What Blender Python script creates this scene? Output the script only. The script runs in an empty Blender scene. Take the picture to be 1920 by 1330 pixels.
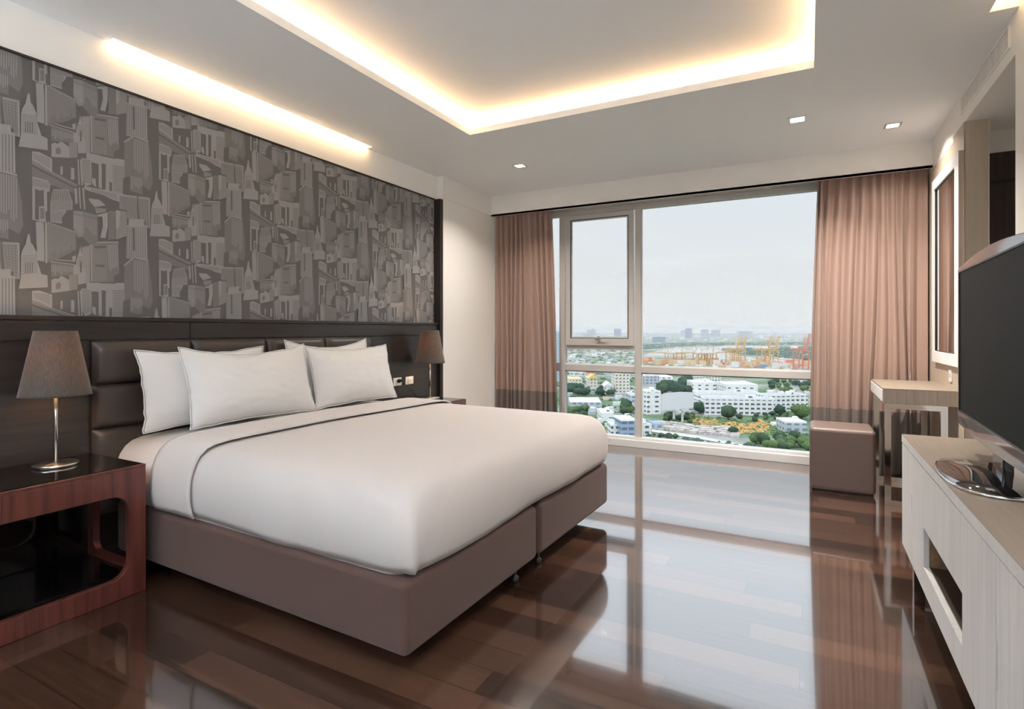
import bpy, bmesh, math, random
from mathutils import Vector, Matrix, noise
R = math.radians
rnd = random.Random(7)
S = bpy.context.scene
COL = S.collection

# ------------------------------------------------------------------ camera
F = 1040.0; HY = 619.0; H = 1.2; YAW = 28.09
cam_d = bpy.data.cameras.new('camera'); cam = bpy.data.objects.new('camera', cam_d); COL.objects.link(cam)
cam.location = (0, 0, H); cam.rotation_euler = (R(90), 0, R(YAW))
cam_d.sensor_width = 36; cam_d.lens = 36 * F / 1920; cam_d.shift_y = -(665 - HY) / 1920
cam_d.clip_start = .05; cam_d.clip_end = 20000
S.camera = cam
sy, cy = math.sin(R(YAW)), math.cos(R(YAW))

def ray(px, py):
    u = (px - 960) / F; v = (HY - py) / F
    return Vector((-sy + u * cy, cy + u * sy, v))

# ------------------------------------------------------------------ view, world, sun
S.view_settings.view_transform = 'Standard'; S.view_settings.look = 'None'
S.view_settings.gamma = 1; S.view_settings.use_curve_mapping = False
S.view_settings.exposure = 0.36
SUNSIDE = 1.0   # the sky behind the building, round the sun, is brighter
HAZE = .00024
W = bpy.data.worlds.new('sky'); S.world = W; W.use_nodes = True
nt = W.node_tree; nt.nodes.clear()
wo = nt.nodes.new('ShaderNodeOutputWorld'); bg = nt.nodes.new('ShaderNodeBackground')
geo = nt.nodes.new('ShaderNodeTexCoord'); sep = nt.nodes.new('ShaderNodeSeparateXYZ')
cr = nt.nodes.new('ShaderNodeValToRGB')
nt.links.new(geo.outputs['Generated'], sep.inputs[0]); nt.links.new(sep.outputs['Z'], cr.inputs[0])
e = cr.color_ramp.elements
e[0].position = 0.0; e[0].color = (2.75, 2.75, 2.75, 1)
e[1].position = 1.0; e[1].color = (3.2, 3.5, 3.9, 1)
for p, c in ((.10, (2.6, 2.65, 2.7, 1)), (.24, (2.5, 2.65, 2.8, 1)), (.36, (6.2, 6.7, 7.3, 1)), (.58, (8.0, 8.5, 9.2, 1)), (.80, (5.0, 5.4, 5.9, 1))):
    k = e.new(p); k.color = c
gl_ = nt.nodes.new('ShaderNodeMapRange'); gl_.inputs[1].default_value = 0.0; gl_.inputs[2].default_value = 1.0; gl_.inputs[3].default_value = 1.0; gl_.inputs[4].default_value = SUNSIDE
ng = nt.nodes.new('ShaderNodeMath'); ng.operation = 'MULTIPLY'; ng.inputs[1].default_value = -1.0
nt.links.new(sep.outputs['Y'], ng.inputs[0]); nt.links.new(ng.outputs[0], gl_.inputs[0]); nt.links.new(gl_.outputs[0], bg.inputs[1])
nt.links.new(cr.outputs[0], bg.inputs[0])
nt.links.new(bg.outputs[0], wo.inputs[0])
sd = bpy.data.lights.new('sun', 'SUN'); sd.energy = 1.2; sd.angle = R(12); sd.color = (1, .96, .9)
so = bpy.data.objects.new('sun', sd); COL.objects.link(so)
so.rotation_euler = Vector((.55, 1.0, -1.25)).to_track_quat('-Z', 'Y').to_euler()
S.cycles.use_denoising = True
S.cycles.max_bounces = 8; S.cycles.diffuse_bounces = 5; S.cycles.glossy_bounces = 4
S.cycles.transparent_max_bounces = 8; S.cycles.transmission_bounces = 4; S.cycles.volume_bounces = 0
S.cycles.caustics_reflective = True; S.cycles.blur_glossy = 1.0; S.cycles.caustics_refractive = False
S.cycles.sample_clamp_indirect = 40.0
S.cycles.use_adaptive_sampling = True; S.cycles.adaptive_threshold = .02

COVE = 14.5      # strip emission
UP = 76.0  # watts of each uplighter added as unseen ceiling fill
DOWN = 23.0       # watts per downlight
WARM = (1.0, .64, .33); DAYW = (1.0, .90, .80)

# ------------------------------------------------------------------ materials
MATS = {}
def mat(name, col, rough=.6, metal=0., bump=0., bscale=60., spec=.5, coat=0., ior=None, sheen=0., stretch=(1, 1, 1), var=0.):
    m = bpy.data.materials.new(name); m.use_nodes = True; n = m.node_tree.nodes; l = m.node_tree.links
    b = n['Principled BSDF']
    b.inputs['Base Color'].default_value = (*col, 1); b.inputs['Roughness'].default_value = rough
    b.inputs['Metallic'].default_value = metal; b.inputs['Specular IOR Level'].default_value = spec
    b.inputs['Coat Weight'].default_value = coat; b.inputs['Coat Roughness'].default_value = .05
    if ior: b.inputs['IOR'].default_value = ior
    if sheen: b.inputs['Sheen Weight'].default_value = sheen
    if bump or var:
        tc = n.new('ShaderNodeTexCoord'); mp = n.new('ShaderNodeMapping'); mp.inputs['Scale'].default_value = stretch
        nz = n.new('ShaderNodeTexNoise'); nz.inputs['Scale'].default_value = bscale; nz.inputs['Detail'].default_value = 4
        l.new(tc.outputs['Object'], mp.inputs[0]); l.new(mp.outputs[0], nz.inputs['Vector'])
        if bump:
            bp = n.new('ShaderNodeBump'); bp.inputs['Strength'].default_value = bump; bp.inputs['Distance'].default_value = .01
            l.new(nz.outputs['Fac'], bp.inputs['Height']); l.new(bp.outputs[0], b.inputs['Normal'])
        if var:
            rp = n.new('ShaderNodeValToRGB'); rp.color_ramp.elements[0].position = .3; rp.color_ramp.elements[1].position = .7
            rp.color_ramp.elements[0].color = (*[c * (1 - var) for c in col], 1)
            rp.color_ramp.elements[1].color = (*[min(1, c * (1 + var)) for c in col], 1)
            l.new(nz.outputs['Fac'], rp.inputs[0]); l.new(rp.outputs[0], b.inputs['Base Color'])
    MATS[name] = m
    return m
def emis(name, col, s):
    m = bpy.data.materials.new(name); m.use_nodes = True; n = m.node_tree.nodes
    b = n['Principled BSDF']; b.inputs['Base Color'].default_value = (*col, 1)
    b.inputs['Emission Color'].default_value = (*col, 1); b.inputs['Emission Strength'].default_value = s
    return m

M_wall = mat('wall_paint', (.88, .865, .83), .75, bump=.02, bscale=200)
M_ceil = mat('ceiling_paint_daylit', (.87, .90, .92), .8, bump=.02, bscale=150)  # cool daylight cast put into the paint as a slight blue
M_sheet = mat('white_cotton', (.61, .58, .575), .85, bump=.03, bscale=300, sheen=.15)
M_pillow = mat('white_pillow_cotton', (.76, .755, .755), .85, bump=.05, bscale=25, sheen=.15)
M_base = mat('brown_upholstery', (.098, .056, .047), .85, bump=.12, bscale=500, sheen=.12, var=.12)
M_stool = mat('taupe_leather', (.165, .12, .105), .42, bump=.06, bscale=400, var=.06)
M_leather = mat('dark_brown_leather', (.060, .046, .040), .36, bump=.08, bscale=260)
M_panel = mat('dark_stained_panelling', (.034, .028, .026), .30, bump=.04, bscale=40, stretch=(1, .06, 1), var=.25)
M_post = mat('black_brown_wood', (.022, .015, .013), .35, var=.2, bscale=50, stretch=(1, 1, .06))
M_night = mat('mahogany_veneer', (.12, .034, .026), .28, var=.35, bscale=45, stretch=(1, 1, .06), coat=.3)
M_blackgloss = mat('black_glass', (.006, .005, .005), .05, ior=1.6)
M_nickel = mat('brushed_nickel', (.62, .58, .54), .22, metal=1.)
M_chrome = mat('chrome', (.75, .76, .77), .08, metal=1.)
M_alu = mat('window_aluminium', (.56, .54, .52), .5)
M_alul = mat('pale_aluminium', (.72, .73, .74), .45)
M_gasket = mat('black_gasket', (.03, .03, .03), .6)
M_curt = mat('rose_beige_curtain', (.37, .25, .205), .8, bump=.1, bscale=500, sheen=.3)
M_hem = mat('taupe_curtain_hem', (.175, .14, .12), .8, bump=.1, bscale=500, sheen=.3)
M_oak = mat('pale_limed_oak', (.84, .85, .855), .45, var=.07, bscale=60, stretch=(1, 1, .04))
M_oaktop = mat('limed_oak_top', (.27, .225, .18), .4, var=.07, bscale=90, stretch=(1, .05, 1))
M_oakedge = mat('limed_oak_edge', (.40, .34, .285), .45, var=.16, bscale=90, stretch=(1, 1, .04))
M_white = mat('white_plastic', (.8, .8, .78), .35)
M_black = mat('black_plastic', (.02, .02, .02), .4)
M_tv = mat('screen_glass', (.006, .006, .0065), .45, spec=.05)
M_tvgloss = mat('piano_black', (.012, .012, .013), .04, ior=1.8)
M_tvedge = mat('smoked_clear_bezel', (.30, .30, .32), .06, metal=.7)
M_mirror = mat('mirror_glass', (.9, .9, .9), .02, metal=1.)
M_veneer = mat('beige_veneer', (.52, .44, .35), .5, var=.05, bscale=40, stretch=(1, 1, .05))
M_darkdoor = mat('dark_wenge_door', (.045, .032, .028), .4, var=.3, bscale=60, stretch=(1, 1, .04))
M_cable = mat('black_cable', (.01, .01, .01), .5)
M_dark = mat('dark_trim_and_gap_shade', (.03, .022, .018), .7)  # wallpaper trim, and the shade coloured into furniture gaps
M_niche = mat('dark_brown_liner', (.045, .027, .022), .4)
M_nichewood = mat('warm_oak_liner', (.30, .19, .11), .5, var=.2, bscale=60)
M_strip = emis('led_strip', WARM, COVE); M_strip2 = emis('slot_led_strip', WARM, COVE * 3.2)
M_lampface = emis('downlight_lens', (1, .86, .68), 9)

# lamp shade fabric: translucent
M_shade = bpy.data.materials.new('taupe_shade_fabric'); M_shade.use_nodes = True
n = M_shade.node_tree.nodes; l = M_shade.node_tree.links; b = n['Principled BSDF']
b.inputs['Base Color'].default_value = (.07, .07, .062, 1); b.inputs['Roughness'].default_value = .8; b.inputs['Sheen Weight'].default_value = .3
tr = n.new('ShaderNodeBsdfTranslucent'); tr.inputs[0].default_value = (.55, .36, .22, 1)
mx = n.new('ShaderNodeMixShader'); mx.inputs[0].default_value = .4
tc = n.new('ShaderNodeTexCoord'); mp = n.new('ShaderNodeMapping'); mp.inputs['Scale'].default_value = (260, 260, 14)
nz = n.new('ShaderNodeTexNoise'); nz.inputs['Scale'].default_value = 1; mr = n.new('ShaderNodeMapRange')
mr.inputs[1].default_value = .3; mr.inputs[2].default_value = .7; mr.inputs[3].default_value = .03; mr.inputs[4].default_value = .22
l.new(tc.outputs['Object'], mp.inputs[0]); l.new(mp.outputs[0], nz.inputs['Vector']); l.new(nz.outputs['Fac'], mr.inputs[0]); l.new(mr.outputs[0], mx.inputs[0])
l.new(b.outputs[0], mx.inputs[1]); l.new(tr.outputs[0], mx.inputs[2]); l.new(mx.outputs[0], n['Material Output'].inputs[0])

# glass pane
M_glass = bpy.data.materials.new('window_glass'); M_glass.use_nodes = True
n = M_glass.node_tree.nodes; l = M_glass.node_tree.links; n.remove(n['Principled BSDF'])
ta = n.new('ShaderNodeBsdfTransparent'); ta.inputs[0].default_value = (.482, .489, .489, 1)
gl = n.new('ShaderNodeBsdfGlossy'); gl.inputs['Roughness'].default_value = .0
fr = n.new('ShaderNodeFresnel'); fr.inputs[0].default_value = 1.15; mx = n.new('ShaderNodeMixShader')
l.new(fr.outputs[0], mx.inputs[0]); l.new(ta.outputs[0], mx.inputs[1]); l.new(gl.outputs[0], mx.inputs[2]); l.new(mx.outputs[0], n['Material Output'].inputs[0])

# floor: glossy walnut boards running across the room
def floor_mat():
    m = bpy.data.materials.new('glossy_walnut_boards'); m.use_nodes = True; n = m.node_tree.nodes; l = m.node_tree.links
    b = n['Principled BSDF']
    tc = n.new('ShaderNodeTexCoord'); sp = n.new('ShaderNodeSeparateXYZ'); l.new(tc.outputs['Object'], sp.inputs[0])
    def M(op, a, bb=None, c=None):
        k = n.new('ShaderNodeMath'); k.operation = op
        for i, v in enumerate((a, bb, c)):
            if v is None: continue
            if isinstance(v, (int, float)): k.inputs[i].default_value = v
            else: l.new(v, k.inputs[i])
        return k.outputs[0]
    ys = M('DIVIDE', sp.outputs['Y'], .13); row = M('FLOOR', ys)
    wn = n.new('ShaderNodeTexWhiteNoise'); wn.noise_dimensions = '1D'; l.new(row, wn.inputs['W'])
    xs = M('ADD', M('DIVIDE', sp.outputs['X'], 1.25), M('MULTIPLY', wn.outputs['Value'], 7.)); cell = M('FLOOR', xs)
    cb = n.new('ShaderNodeCombineXYZ'); l.new(cell, cb.inputs[0]); l.new(row, cb.inputs[1])
    w2 = n.new('ShaderNodeTexWhiteNoise'); w2.noise_dimensions = '2D'; l.new(cb.outputs[0], w2.inputs['Vector'])
    mp = n.new('ShaderNodeMapping'); mp.inputs['Scale'].default_value = (1.3, 26, 1); l.new(tc.outputs['Object'], mp.inputs[0])
    off = n.new('ShaderNodeVectorMath'); off.operation = 'ADD'; l.new(mp.outputs[0], off.inputs[0]); l.new(w2.outputs['Color'], off.inputs[1])
    nz = n.new('ShaderNodeTexNoise'); nz.inputs['Scale'].default_value = 2.4; nz.inputs['Detail'].default_value = 6; nz.inputs['Distortion'].default_value = .6
    l.new(off.outputs[0], nz.inputs['Vector'])
    f = M('ADD', M('MULTIPLY', w2.outputs['Value'], .62), M('MULTIPLY', nz.outputs['Fac'], .55))
    rp = n.new('ShaderNodeValToRGB'); el = rp.color_ramp.elements
    el[0].position = .15; el[0].color = (.013, .0078, .0056, 1); el[1].position = .95; el[1].color = (.125, .062, .040, 1)
    k = el.new(.5); k.color = (.050, .0255, .0168, 1)
    l.new(f, rp.inputs[0])
    fy = M('FRACT', ys); gy = M('LESS_THAN', M('MINIMUM', fy, M('SUBTRACT', 1., fy)), .012)
    fx = M('FRACT', xs); gx = M('LESS_THAN', M('MINIMUM', fx, M('SUBTRACT', 1., fx)), .0013)
    g = M('MAXIMUM', gx, gy)
    mxx = n.new('ShaderNodeMix'); mxx.data_type = 'RGBA'; l.new(g, mxx.inputs[0]); l.new(rp.outputs[0], mxx.inputs[6]); mxx.inputs[7].default_value = (.012, .007, .005, 1)
    l.new(mxx.outputs[2], b.inputs['Base Color'])
    b.inputs['Roughness'].default_value = .10; b.inputs['IOR'].default_value = 1.9
    b.inputs['Coat Weight'].default_value = .8; b.inputs['Coat Roughness'].default_value = .03; b.inputs['Coat IOR'].default_value = 1.6
    bp = n.new('ShaderNodeBump'); bp.inputs['Strength'].default_value = .06; bp.inputs['Distance'].default_value = .002
    l.new(M('SUBTRACT', M('MULTIPLY', nz.outputs['Fac'], .3), g), bp.inputs['Height']); l.new(bp.outputs[0], b.inputs['Normal'])
    return m
M_floor = floor_mat()

# ------------------------------------------------------------------ mesh helpers
class MB:
    def __init__(s): s.b = bmesh.new()
    def box(s, x0, x1, y0, y1, z0, z1):
        v = [s.b.verts.new(p) for p in ((x0, y0, z0), (x1, y0, z0), (x1, y1, z0), (x0, y1, z0), (x0, y0, z1), (x1, y0, z1), (x1, y1, z1), (x0, y1, z1))]
        for f in ((3, 2, 1, 0), (4, 5, 6, 7), (0, 1, 5, 4), (1, 2, 6, 5), (2, 3, 7, 6), (3, 0, 4, 7)): s.b.faces.new([v[i] for i in f])
        return s
    def beam(s, a, c, w, h=None):
        h = h or w; a = Vector(a); c = Vector(c); d = (c - a).normalized()
        up = Vector((0, 0, 1)) if abs(d.z) < .95 else Vector((0, 1, 0))
        sx = d.cross(up).normalized() * w / 2; sz = sx.cross(d).normalized() * h / 2
        v = [s.b.verts.new(p) for p in (a - sx - sz, a + sx - sz, a + sx + sz, a - sx + sz, c - sx - sz, c + sx - sz, c + sx + sz, c - sx + sz)]
        for f in ((3, 2, 1, 0), (4, 5, 6, 7), (0, 1, 5, 4), (1, 2, 6, 5), (2, 3, 7, 6), (3, 0, 4, 7)): s.b.faces.new([v[i] for i in f])
        return s
    def lathe(s, prof, seg=48, c=(0, 0), cap=True):
        rings = []
        for r, z in prof:
            rings.append([s.b.verts.new((c[0] + r * math.cos(2 * math.pi * i / seg), c[1] + r * math.sin(2 * math.pi * i / seg), z)) for i in range(seg)])
        for a, d in zip(rings, rings[1:]):
            for i in range(seg): s.b.faces.new((a[i], a[(i + 1) % seg], d[(i + 1) % seg], d[i]))
        if cap:
            s.b.faces.new(rings[0][::-1]); s.b.faces.new(rings[-1])
        return s
    def tube(s, pts, r, seg=8):
        pts = [Vector(p) for p in pts]; rings = []
        for i, p in enumerate(pts):
            d = (pts[min(i + 1, len(pts) - 1)] - pts[max(i - 1, 0)]).normalized()
            up = Vector((0, 0, 1)) if abs(d.z) < .9 else Vector((1, 0, 0))
            a = d.cross(up).normalized(); c = a.cross(d).normalized()
            rings.append([s.b.verts.new(p + r * (a * math.cos(t) + c * math.sin(t))) for t in [2 * math.pi * k / seg for k in range(seg)]])
        for a, d in zip(rings, rings[1:]):
            for i in range(seg): s.b.faces.new((a[i], a[(i + 1) % seg], d[(i + 1) % seg], d[i]))
        s.b.faces.new(rings[0][::-1]); s.b.faces.new(rings[-1]); return s
    def plate(s, outer, holes, plane, d0, d1):
        """extruded polygon with holes; plane 'x': pts are (y,z), 'y': pts are (x,z), 'z': (x,y)"""
        def P(p, d): return {'x': (d, p[0], p[1]), 'y': (p[0], d, p[1]), 'z': (p[0], p[1], d)}[plane]
        t = bmesh.new(); es = []
        for loop in [outer] + holes:
            vs = [t.verts.new(P(p, d0)) for p in loop]
            es += [t.edges.new((vs[i], vs[(i + 1) % len(vs)])) for i in range(len(vs))]
        bmesh.ops.triangle_fill(t, use_beauty=True, use_dissolve=False, edges=es)
        r = bmesh.ops.extrude_face_region(t, geom=t.faces[:])
        dv = Vector(P((0, 0), d1 - d0))
        bmesh.ops.translate(t, vec=dv, verts=[g for g in r['geom'] if isinstance(g, bmesh.types.BMVert)])
        bmesh.ops.recalc_face_normals(t, faces=t.faces[:])
        me = bpy.data.meshes.new('tmp'); t.to_mesh(me); t.free(); s.b.from_mesh(me); bpy.data.meshes.remove(me); return s
    def grid(s, P):
        v = [[s.b.verts.new(p) for p in row] for row in P]
        for i in range(len(v) - 1):
            for j in range(len(v[0]) - 1): s.b.faces.new((v[i][j], v[i + 1][j], v[i + 1][j + 1], v[i][j + 1]))
        return s
    def build(s, name, m, parent=None, smooth=False, bevel=0, seg=2, recalc=True, subsurf=0, solid=0, loc=None, rot=None):
        if recalc: bmesh.ops.recalc_face_normals(s.b, faces=s.b.faces[:])
        me = bpy.data.meshes.new(name); s.b.to_mesh(me); s.b.free()
        if not isinstance(m, (list, tuple)): m = [m]
        for k in m: me.materials.append(k)
        if smooth:
            for p in me.polygons: p.use_smooth = True
        o = bpy.data.objects.new(name, me); COL.objects.link(o)
        if parent: o.parent = parent
        if loc: o.location = loc
        if rot: o.rotation_euler = rot
        if solid:
            k = o.modifiers.new('solid', 'SOLIDIFY'); k.thickness = abs(solid); k.offset = 0; k.use_rim = solid > 0
        if bevel:
            k = o.modifiers.new('bevel', 'BEVEL'); k.width = bevel; k.segments = seg; k.limit_method = 'ANGLE'; k.angle_limit = R(40)
            for p in me.polygons: p.use_smooth = True
            w = o.modifiers.new('wn', 'WEIGHTED_NORMAL'); w.keep_sharp = True
        if subsurf:
            k = o.modifiers.new('sub', 'SUBSURF'); k.levels = subsurf; k.render_levels = subsurf
        return o
def rrect(x0, x1, z0, z1, r, n=6):
    out = []
    for cx, cz, a0 in ((x1 - r, z1 - r, 0), (x0 + r, z1 - r, 90), (x0 + r, z0 + r, 180), (x1 - r, z0 + r, 270)):
        for i in range(n + 1):
            a = R(a0 + 90 * i / n); out.append((cx + r * math.cos(a), cz + r * math.sin(a)))
    return out
def rect(x0, x1, z0, z1): return [(x0, z0), (x1, z0), (x1, z1), (x0, z1)]
def tag(o, label, cat, group=None, kind=None):
    o['label'] = label; o['category'] = cat
    if group: o['group'] = group
    if kind: o['kind'] = kind
    return o
def thing(name, label, cat, loc=(0, 0, 0), rz=0, group=None):
    o = bpy.data.objects.new(name, None); COL.objects.link(o); o.location = loc; o.rotation_euler = (0, 0, rz)
    o.empty_display_size = .1
    return tag(o, label, cat, group)
def struct(o, label=None):
    o['kind'] = 'structure'
    if label: o['label'] = label
    return o
def dup(root, loc, rz, label, group=None, cat=None):
    r = root.copy(); COL.objects.link(r); r.location = loc; r.rotation_euler = (0, 0, rz); r['label'] = label
    if group: r['group'] = group
    for ch in list(root.children):
        c = ch.copy(); COL.objects.link(c); c.parent = r
        for g in ch.children:
            d = g.copy(); COL.objects.link(d); d.parent = c
    return r

# ------------------------------------------------------------------ ROOM SHELL
XL = -3.21; XR = .863; YB = -3.4; YW = 5.68; ZC = 2.7; ZS = 2.485; YP = 5.39
struct(MB().box(XL - .1, XR + 1.6, YB - .1, YW + .12, -.2, 0).build('floor', M_floor), 'glossy dark walnut plank floor')
# lower ceiling with tray opening and slots
TX0, TX1, TY0, TY1 = -2.295, .03, -1.2, 3.61
SL = (-3.15, 1.55, 3.47)      # left slot inner x, y range
SRX = (.755, XR)              # right slot
zt = ZC + .022
cm = MB()
cm.box(XL, SL[0], YB, SL[1], ZC, zt).box(XL, SL[0], SL[2], YP + .3, ZC, zt)
cm.box(SL[0], TX0, YB, YP + .3, ZC, zt)
cm.box(TX0, TX1, YB, TY0, ZC, zt).box(TX0, TX1, TY1, YP + .3, ZC, zt)
cm.box(TX1, SRX[0], YB, YP + .3, ZC, zt)
cm.box(SRX[0], XR, YB, 1.45, ZC, zt).box(SRX[0], XR, 3.37, YP + .3, ZC, zt)
# upper slab above the tray and slot cavities
cm.box(XL, XR, YB, YP + .3, ZC + .13, ZC + .30)
# cavity end walls
cm.box(TX0 - .2, TX0 - .17, TY0 - .2, TY1 + .2, zt, ZC + .13).box(TX1 + .17, TX1 + .2, TY0 - .2, TY1 + .2, zt, ZC + .13)
cm.box(TX0 - .2, TX1 + .2, TY1 + .17, TY1 + .2, zt, ZC + .13).box(TX0 - .2, TX1 + .2, TY0 - .2, TY0 - .17, zt, ZC + .13)
cm.box(SL[0] + .16, SL[0] + .18, SL[1] - .02, SL[2] + .02, zt, ZC + .13)
cm.box(XL, SL[0] + .18, SL[2], SL[2] + .02, zt, ZC + .13).box(XL, SL[0] + .18, SL[1] - .02, SL[1], zt, ZC + .13)
cm.box(SRX[0] - .18, SRX[0] - .16, 1.43, 3.39, zt, ZC + .13).box(SRX[0] - .18, XR, 3.37, 3.39, zt, ZC + .13).box(SRX[0] - .18, XR, 1.43, 1.45, zt, ZC + .13)
# small upstand on the lip of the tray
u = .022
cm.box(TX0 - .012, TX0, TY0, TY1, zt, zt + u).box(TX1, TX1 + .012, TY0, TY1, zt, zt + u).box(TX0 - .012, TX1 + .012, TY1, TY1 + .012, zt, zt + u).box(TX0, TX1, TY0 - .012, TY0, zt, zt + u)
struct(cm.build('ceiling', M_ceil), 'white plaster ceiling with recessed lit tray')
# unseen roof slab, added to keep the sun out of the room
struct(MB().box(XL - .3, XR + 1.7, YB - .3, YW + .2, 3.02, 3.2).build('ceiling_sun_block', M_ceil))
# left wall
wl = struct(MB().box(XL - .12, XL, YB, YW + .1, 0, 3.02).box(XL, -3.15, 4.45, YW + .02, 0, ZC).box(-3.15, -3.138, 4.45, YP, ZS, ZC).build('wall_left', M_wall), 'off-white left wall')
# back wall, unseen; its dark panelling is added to cut bounced light
struct(MB().box(XL - .12, XR + 1.6, YB - .12, YB, 0, 3.02).build('wall_back', M_panel))
# far wall around window
WX0, WX1, WZ0, WZ1 = -3.05, .62, .0, 2.50
struct(MB().box(XL, WX0, YW - .02, YW + .12, 0, 3.02).box(WX1, XR + 1.6, YW - .02, YW + .12, 0, 3.02).box(WX0, WX1, YW - .02, YW + .12, WZ1, 3.02).build('wall_far', M_wall))
# curtain pelmet bulkhead
struct(MB().box(-3.15, XR, YP, YP + .03, ZS - .005, ZC).box(-3.15, XR, YP, YP + .05, ZS - .005, ZS + .01).build('trim_1', M_wall), 'cream pelmet band above the curtains')
struct(MB().box(-3.15, XR, YP + .03, YW, ZS + .13, ZS + .15).build('trim_2', M_wall))
# right wall
OY0, OY1 = 3.426, 4.385
rw = MB().box(XR, XR + .12, OY1, YW + .1, 0, 2.5).box(XR, XR + .12, YB, OY0, 0, 2.5).box(XR, XR + .12, YB, YW + .1, 2.5, 3.02)
struct(rw.build('wall_right', M_wall), 'off-white right wall with bulkhead band')
rv = MB().box(XR + .12, XR + 1.5, OY0 - .12, OY0, 0, 2.5).box(XR + 1.4, XR + 1.5, OY0, OY1 + .4, 0, 2.5).box(XR + .12, XR + 1.5, OY0, OY1 + .4, 2.5, 2.6).box(XR + .12, XR + 1.5, OY1 + .30, OY1 + .4, 2.36, 2.5)
struct(rv.build('wall_passage', M_wall))
struct(MB().box(XR - .003, XR + .115, OY1 - .004, OY1 + .30, 0, 2.5).build('wall_end', M_veneer), 'beige veneered wall end')
struct(MB().box(XR - .004, XR + .0, OY1 - .004, YP + .25, 0, 2.46).build('wall_veneer', M_veneer), 'beige veneer wall panel beside the mirror')
dr = struct(MB().box(XR + .115, XR + 1.4, OY1 + .30, OY1 + .345, 0, 2.36).build('door_1', M_darkdoor, bevel=.003), 'dark wenge door inside the passage')
MB().box(XR + .115, XR + 1.4, OY1 + .292, OY1 + .30, 2.16, 2.175).build('door_rail', M_post, dr)
MB().box(XR + .116, XR + .15, OY1 + .285, OY1 + .30, 0, 2.36).build('door_frame', M_post, dr)

# left wall finishes: panelling, ledge, post, wallpaper
PX = -3.17
pn = MB()
pn.box(XL, PX, YB, 4.40, 0, 1.147)
pn.build('wainscot_panelling', M_panel, wl, bevel=.002)
MB().box(XL, PX + .004, YB, 1.96, 1.151, 1.244).build('upper_panel_rail', M_panel, wl, bevel=.002)
MB().box(XL, PX + .004, 1.963, 4.40, 1.151, 1.244).build('upper_panel_rail', M_panel, wl, bevel=.002)
MB().box(XL, PX + .01, YB, 4.40, 1.247, 1.268).build('ledge', M_panel, wl, bevel=.002)
MB().box(XL, -3.135, 4.40, 4.45, 0, 2.470).build('corner_post', M_post, wl, bevel=.002)
MB().box(XL, -3.195, YB, 4.40, 2.465, 2.475).build('wallpaper_top_trim', M_dark, wl)

# ------------------------------------------------------------------ WALLPAPER (skyline drawing, printed repeat .575 x .655 m, half drop)
WPD = mat('wallpaper_dark', (.125, .120, .119), .55, spec=.5)
WPM = mat('wallpaper_mid', (.180, .175, .174), .52, spec=.5)
WPL = mat('wallpaper_light', (.300, .295, .294), .48, spec=.5)
WPS = mat('wallpaper_midlight', (.235, .229, .228), .5, spec=.5)
D_, M_, L_, K_ = 0, 1, 2, 3
E = []   # (colour, polygon in sketch units)
def E_(c, *p): E.append((c, list(p)))
def stripes(c, n, fr, tl, tr_, br, bl, jit=0, rs=random.Random(3)):
    for i in range(n):
        a = i / n; d = a + fr / n
        j0 = rs.uniform(0, jit); 
        def lp(p, q, t): return (p[0] + (q[0] - p[0]) * t, p[1] + (q[1] - p[1]) * t)
        E.append((c, [lp(tl, tr_, a), lp(tl, tr_, d), lp(lp(bl, br, d), lp(tl, tr_, d), j0), lp(lp(bl, br, a), lp(tl, tr_, a), j0)]))
def hatch(c, n, fr, tl, tr_, br, bl): stripes(c, n, fr, tl, bl, br, tr_)
# waterfront with bridge
E_(L_, (0, 372), (60, 378), (165, 432), (168, 545), (120, 515), (60, 480), (0, 450))
hatch(D_, 7, .28, (10, 390), (150, 430), (150, 520), (10, 430))
E_(M_, (0, 500), (350, 680), (350, 720), (160, 650), (0, 570))
E_(L_, (0, 455), (380, 655), (380, 663), (0, 463)); E_(L_, (0, 470), (360, 662), (360, 667), (0, 476))
E_(L_, (430, 660), (760, 725), (770, 760), (720, 800), (600, 740), (440, 690)); E_(D_, (440, 700), (720, 790), (780, 850), (600, 815), (450, 730))
hatch(D_, 6, .3, (480, 680), (700, 730), (715, 780), (500, 705))
E_(L_, (236, 498), (254, 498), (254, 565), (236, 568)); E_(L_, (325, 505), (350, 515), (352, 610), (322, 605))
E_(L_, (470, 762), (560, 775), (612, 822), (520, 835), (480, 790))
E_(L_, (350, 680), (372, 676), (380, 800), (360, 815))
# low arched hall and striped block
E_(L_, (160, 310), (190, 300), (215, 310), (240, 288), (260, 300), (305, 335), (308, 426), (162, 418))
E_(M_, (195, 350), (225, 335), (240, 360), (235, 395), (198, 395))
E_(M_, (305, 295), (378, 285), (378, 425), (308, 426)); stripes(L_, 6, .45, (308, 300), (378, 290), (378, 425), (308, 425))
# dark building with roof lines
E_(M_, (160, 165), (355, 225), (350, 300), (160, 285)); stripes(L_, 13, .35, (162, 180), (352, 236), (350, 290), (162, 270), .4)
E_(L_, (118, 122), (356, 186), (356, 194), (118, 130)); E_(L_, (118, 140), (356, 214), (356, 222), (118, 148))
# framed tower
E_(K_, (410, 82), (482, 78), (482, 390), (435, 385)); stripes(L_, 5, .4, (415, 95), (480, 92), (480, 385), (430, 380))
E_(M_, (482, 55), (716, 95), (724, 355), (680, 370), (680, 420), (500, 388))
E_(L_, (480, 50), (718, 90), (718, 101), (480, 62)); E_(L_, (484, 60), (497, 62), (500, 385), (489, 380))
stripes(K_, 12, .5, (502, 80), (625, 98), (625, 400), (502, 385)); stripes(L_, 6, .5, (628, 100), (716, 110), (722, 352), (640, 375), .25)
E_(D_, (515, 90), (620, 108), (610, 125), (520, 112)); E_(D_, (525, 248), (600, 262), (600, 282), (525, 262))
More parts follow.
